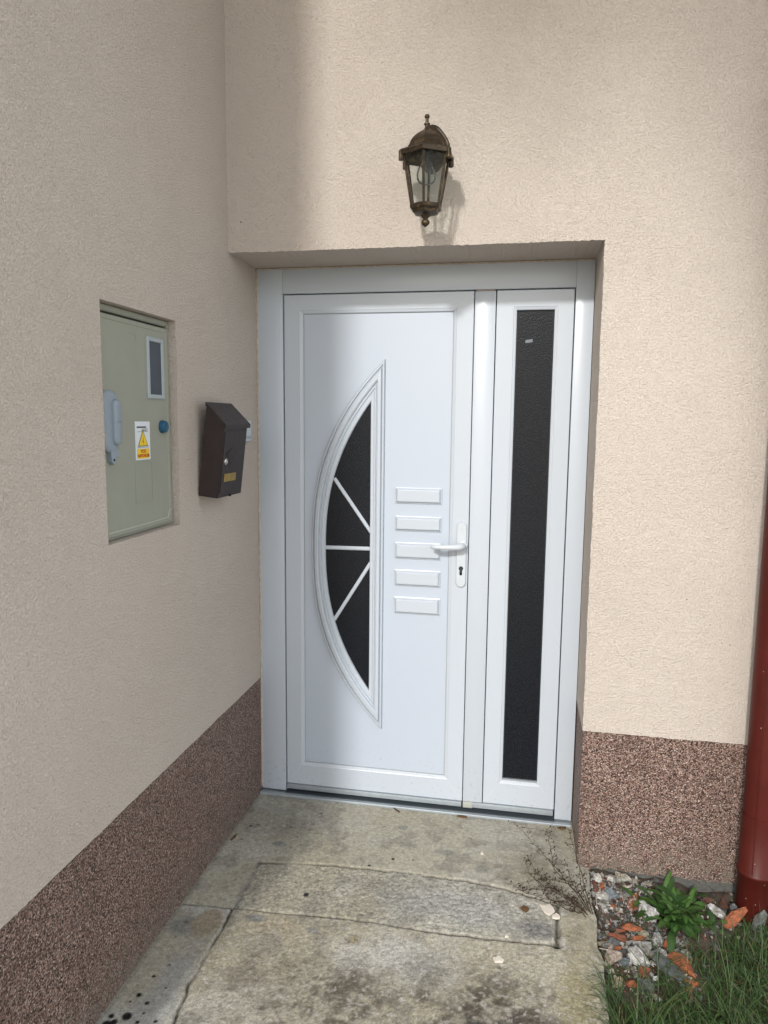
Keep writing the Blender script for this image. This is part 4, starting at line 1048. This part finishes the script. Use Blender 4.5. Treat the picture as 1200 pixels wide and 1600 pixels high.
flake('dead brown leaf under the threshold below the mullion', 'dead leaf', 'dead_leaf', .835, .228, .045, .014, 'dead_leaf', 7, -4, .004)
flake('dead leaf in the corner under the right end of the threshold', 'dead leaf', 'dead_leaf', 1.215, .222, .040, .018, 'dead_leaf', 8, 10, .005)
flake('small black leaf on the left of the repair strip', 'dead leaf', 'dead_leaf', .376, -.345, .016, .012, 'sign_black', 9, 20, .002)
flake('dry leaf bit against the side plinth on the left', 'dead leaf', 'dead_leaf', .022, -.085, .012, .05, 'dead_leaf', 10, -8, .004)
bm = bmesh.new(); tube(bm, [(.565, .232, .003), (.580, .218, .004), (.590, .210, .003)], .0022, 6)
tag(obj('twig', bm, M['twig'], loc=(.578, .22, .0)), 'short brown twig on the concrete below the door leaf', 'twig')
r = np.random.default_rng(8); V, Fc, Cc = [], [], []
for k in range(40):
    a = r.uniform(0, 6.28); q = abs(r.normal(0, .012)); bmx = hull(8, .006, .006, .004, 400+k, .3); bmx.verts.ensure_lookup_table(); bmx.verts.index_update(); b = len(V)
    for v in bmx.verts: V.append((.575+q*math.cos(a)+v.co.x, -.522+q*math.sin(a)+v.co.y, .003+v.co.z)); Cc.append((.36, .30, .19))
    for f in bmx.faces: Fc.append([b+v.index for v in f.verts])
    bmx.free()
o = rawobj('mortar_crumbs', V, Fc, M['gravel'], loc=(.575, -.522, .0), cols=np.array(Cc)); tag(o, 'little yellowish heap of mortar crumbs on the front slab', 'crumbs', None, 'stuff')

# ------------------------------------------------------------------ added tree, unseen behind the viewer: crown placed to shade the wall top
def shade_tree():
    tx, ty = 1.85, -5.0; t = thing('shade_tree', 'added leafy shade caster behind the viewer, darkening the top of the front wall', 'shade_tree', (tx, ty, -.05)); r = np.random.default_rng(12)
    bm = bmesh.new(); tube(bm, [(tx, ty, -.1), (tx+.03, ty, 1.3), (tx-.04, ty+.05, 3.0), (tx+.02, ty, 4.8), (tx, ty, 6.8)], [.20, .16, .13, .10, .05], 12); obj('trunk', bm, M['twig'], t, smooth=True)
    cz, RR = 7.2, 2.45; V, Fc, Cc = [], [], []
    for k in range(9):
        a = 2.4*k; d = Vector((math.cos(a), math.sin(a), r.uniform(.1, .8))).normalized(); b = Vector((tx, ty, 4.8+.2*k)); e = b + d*r.uniform(1.0, 1.7)
        bm = bmesh.new(); tube(bm, [b, b.lerp(e, .5)+Vector((0, 0, .08)), e], [.06, .04, .015], 7); obj('limb', bm, M['twig'], t)
    for k in range(330):
        p = r.normal(0, 1, 3); p = p/np.linalg.norm(p)*RR*r.random()**.4; c = np.array([tx, ty, cz]) + p*np.array([1, 1, 1.0])
        g = np.array((.035, .075, .016))*r.uniform(.6, 1.5)
        for q in range(56):
            o = c + r.normal(0, .20, 3); u = r.normal(0, 1, 3); u /= np.linalg.norm(u); w = np.cross(u, r.normal(0, 1, 3)); w /= np.linalg.norm(w); L = r.uniform(.05, .10); b = len(V)
            V += [o-u*L, o+w*L*.5, o+u*L, o-w*L*.5]; Cc += [g]*4; Fc.append((b, b+1, b+2, b+3))
    o = rawobj('crown', V, Fc, M['leaf'], t, cols=np.array(Cc)); o['kind'] = 'stuff'
shade_tree()
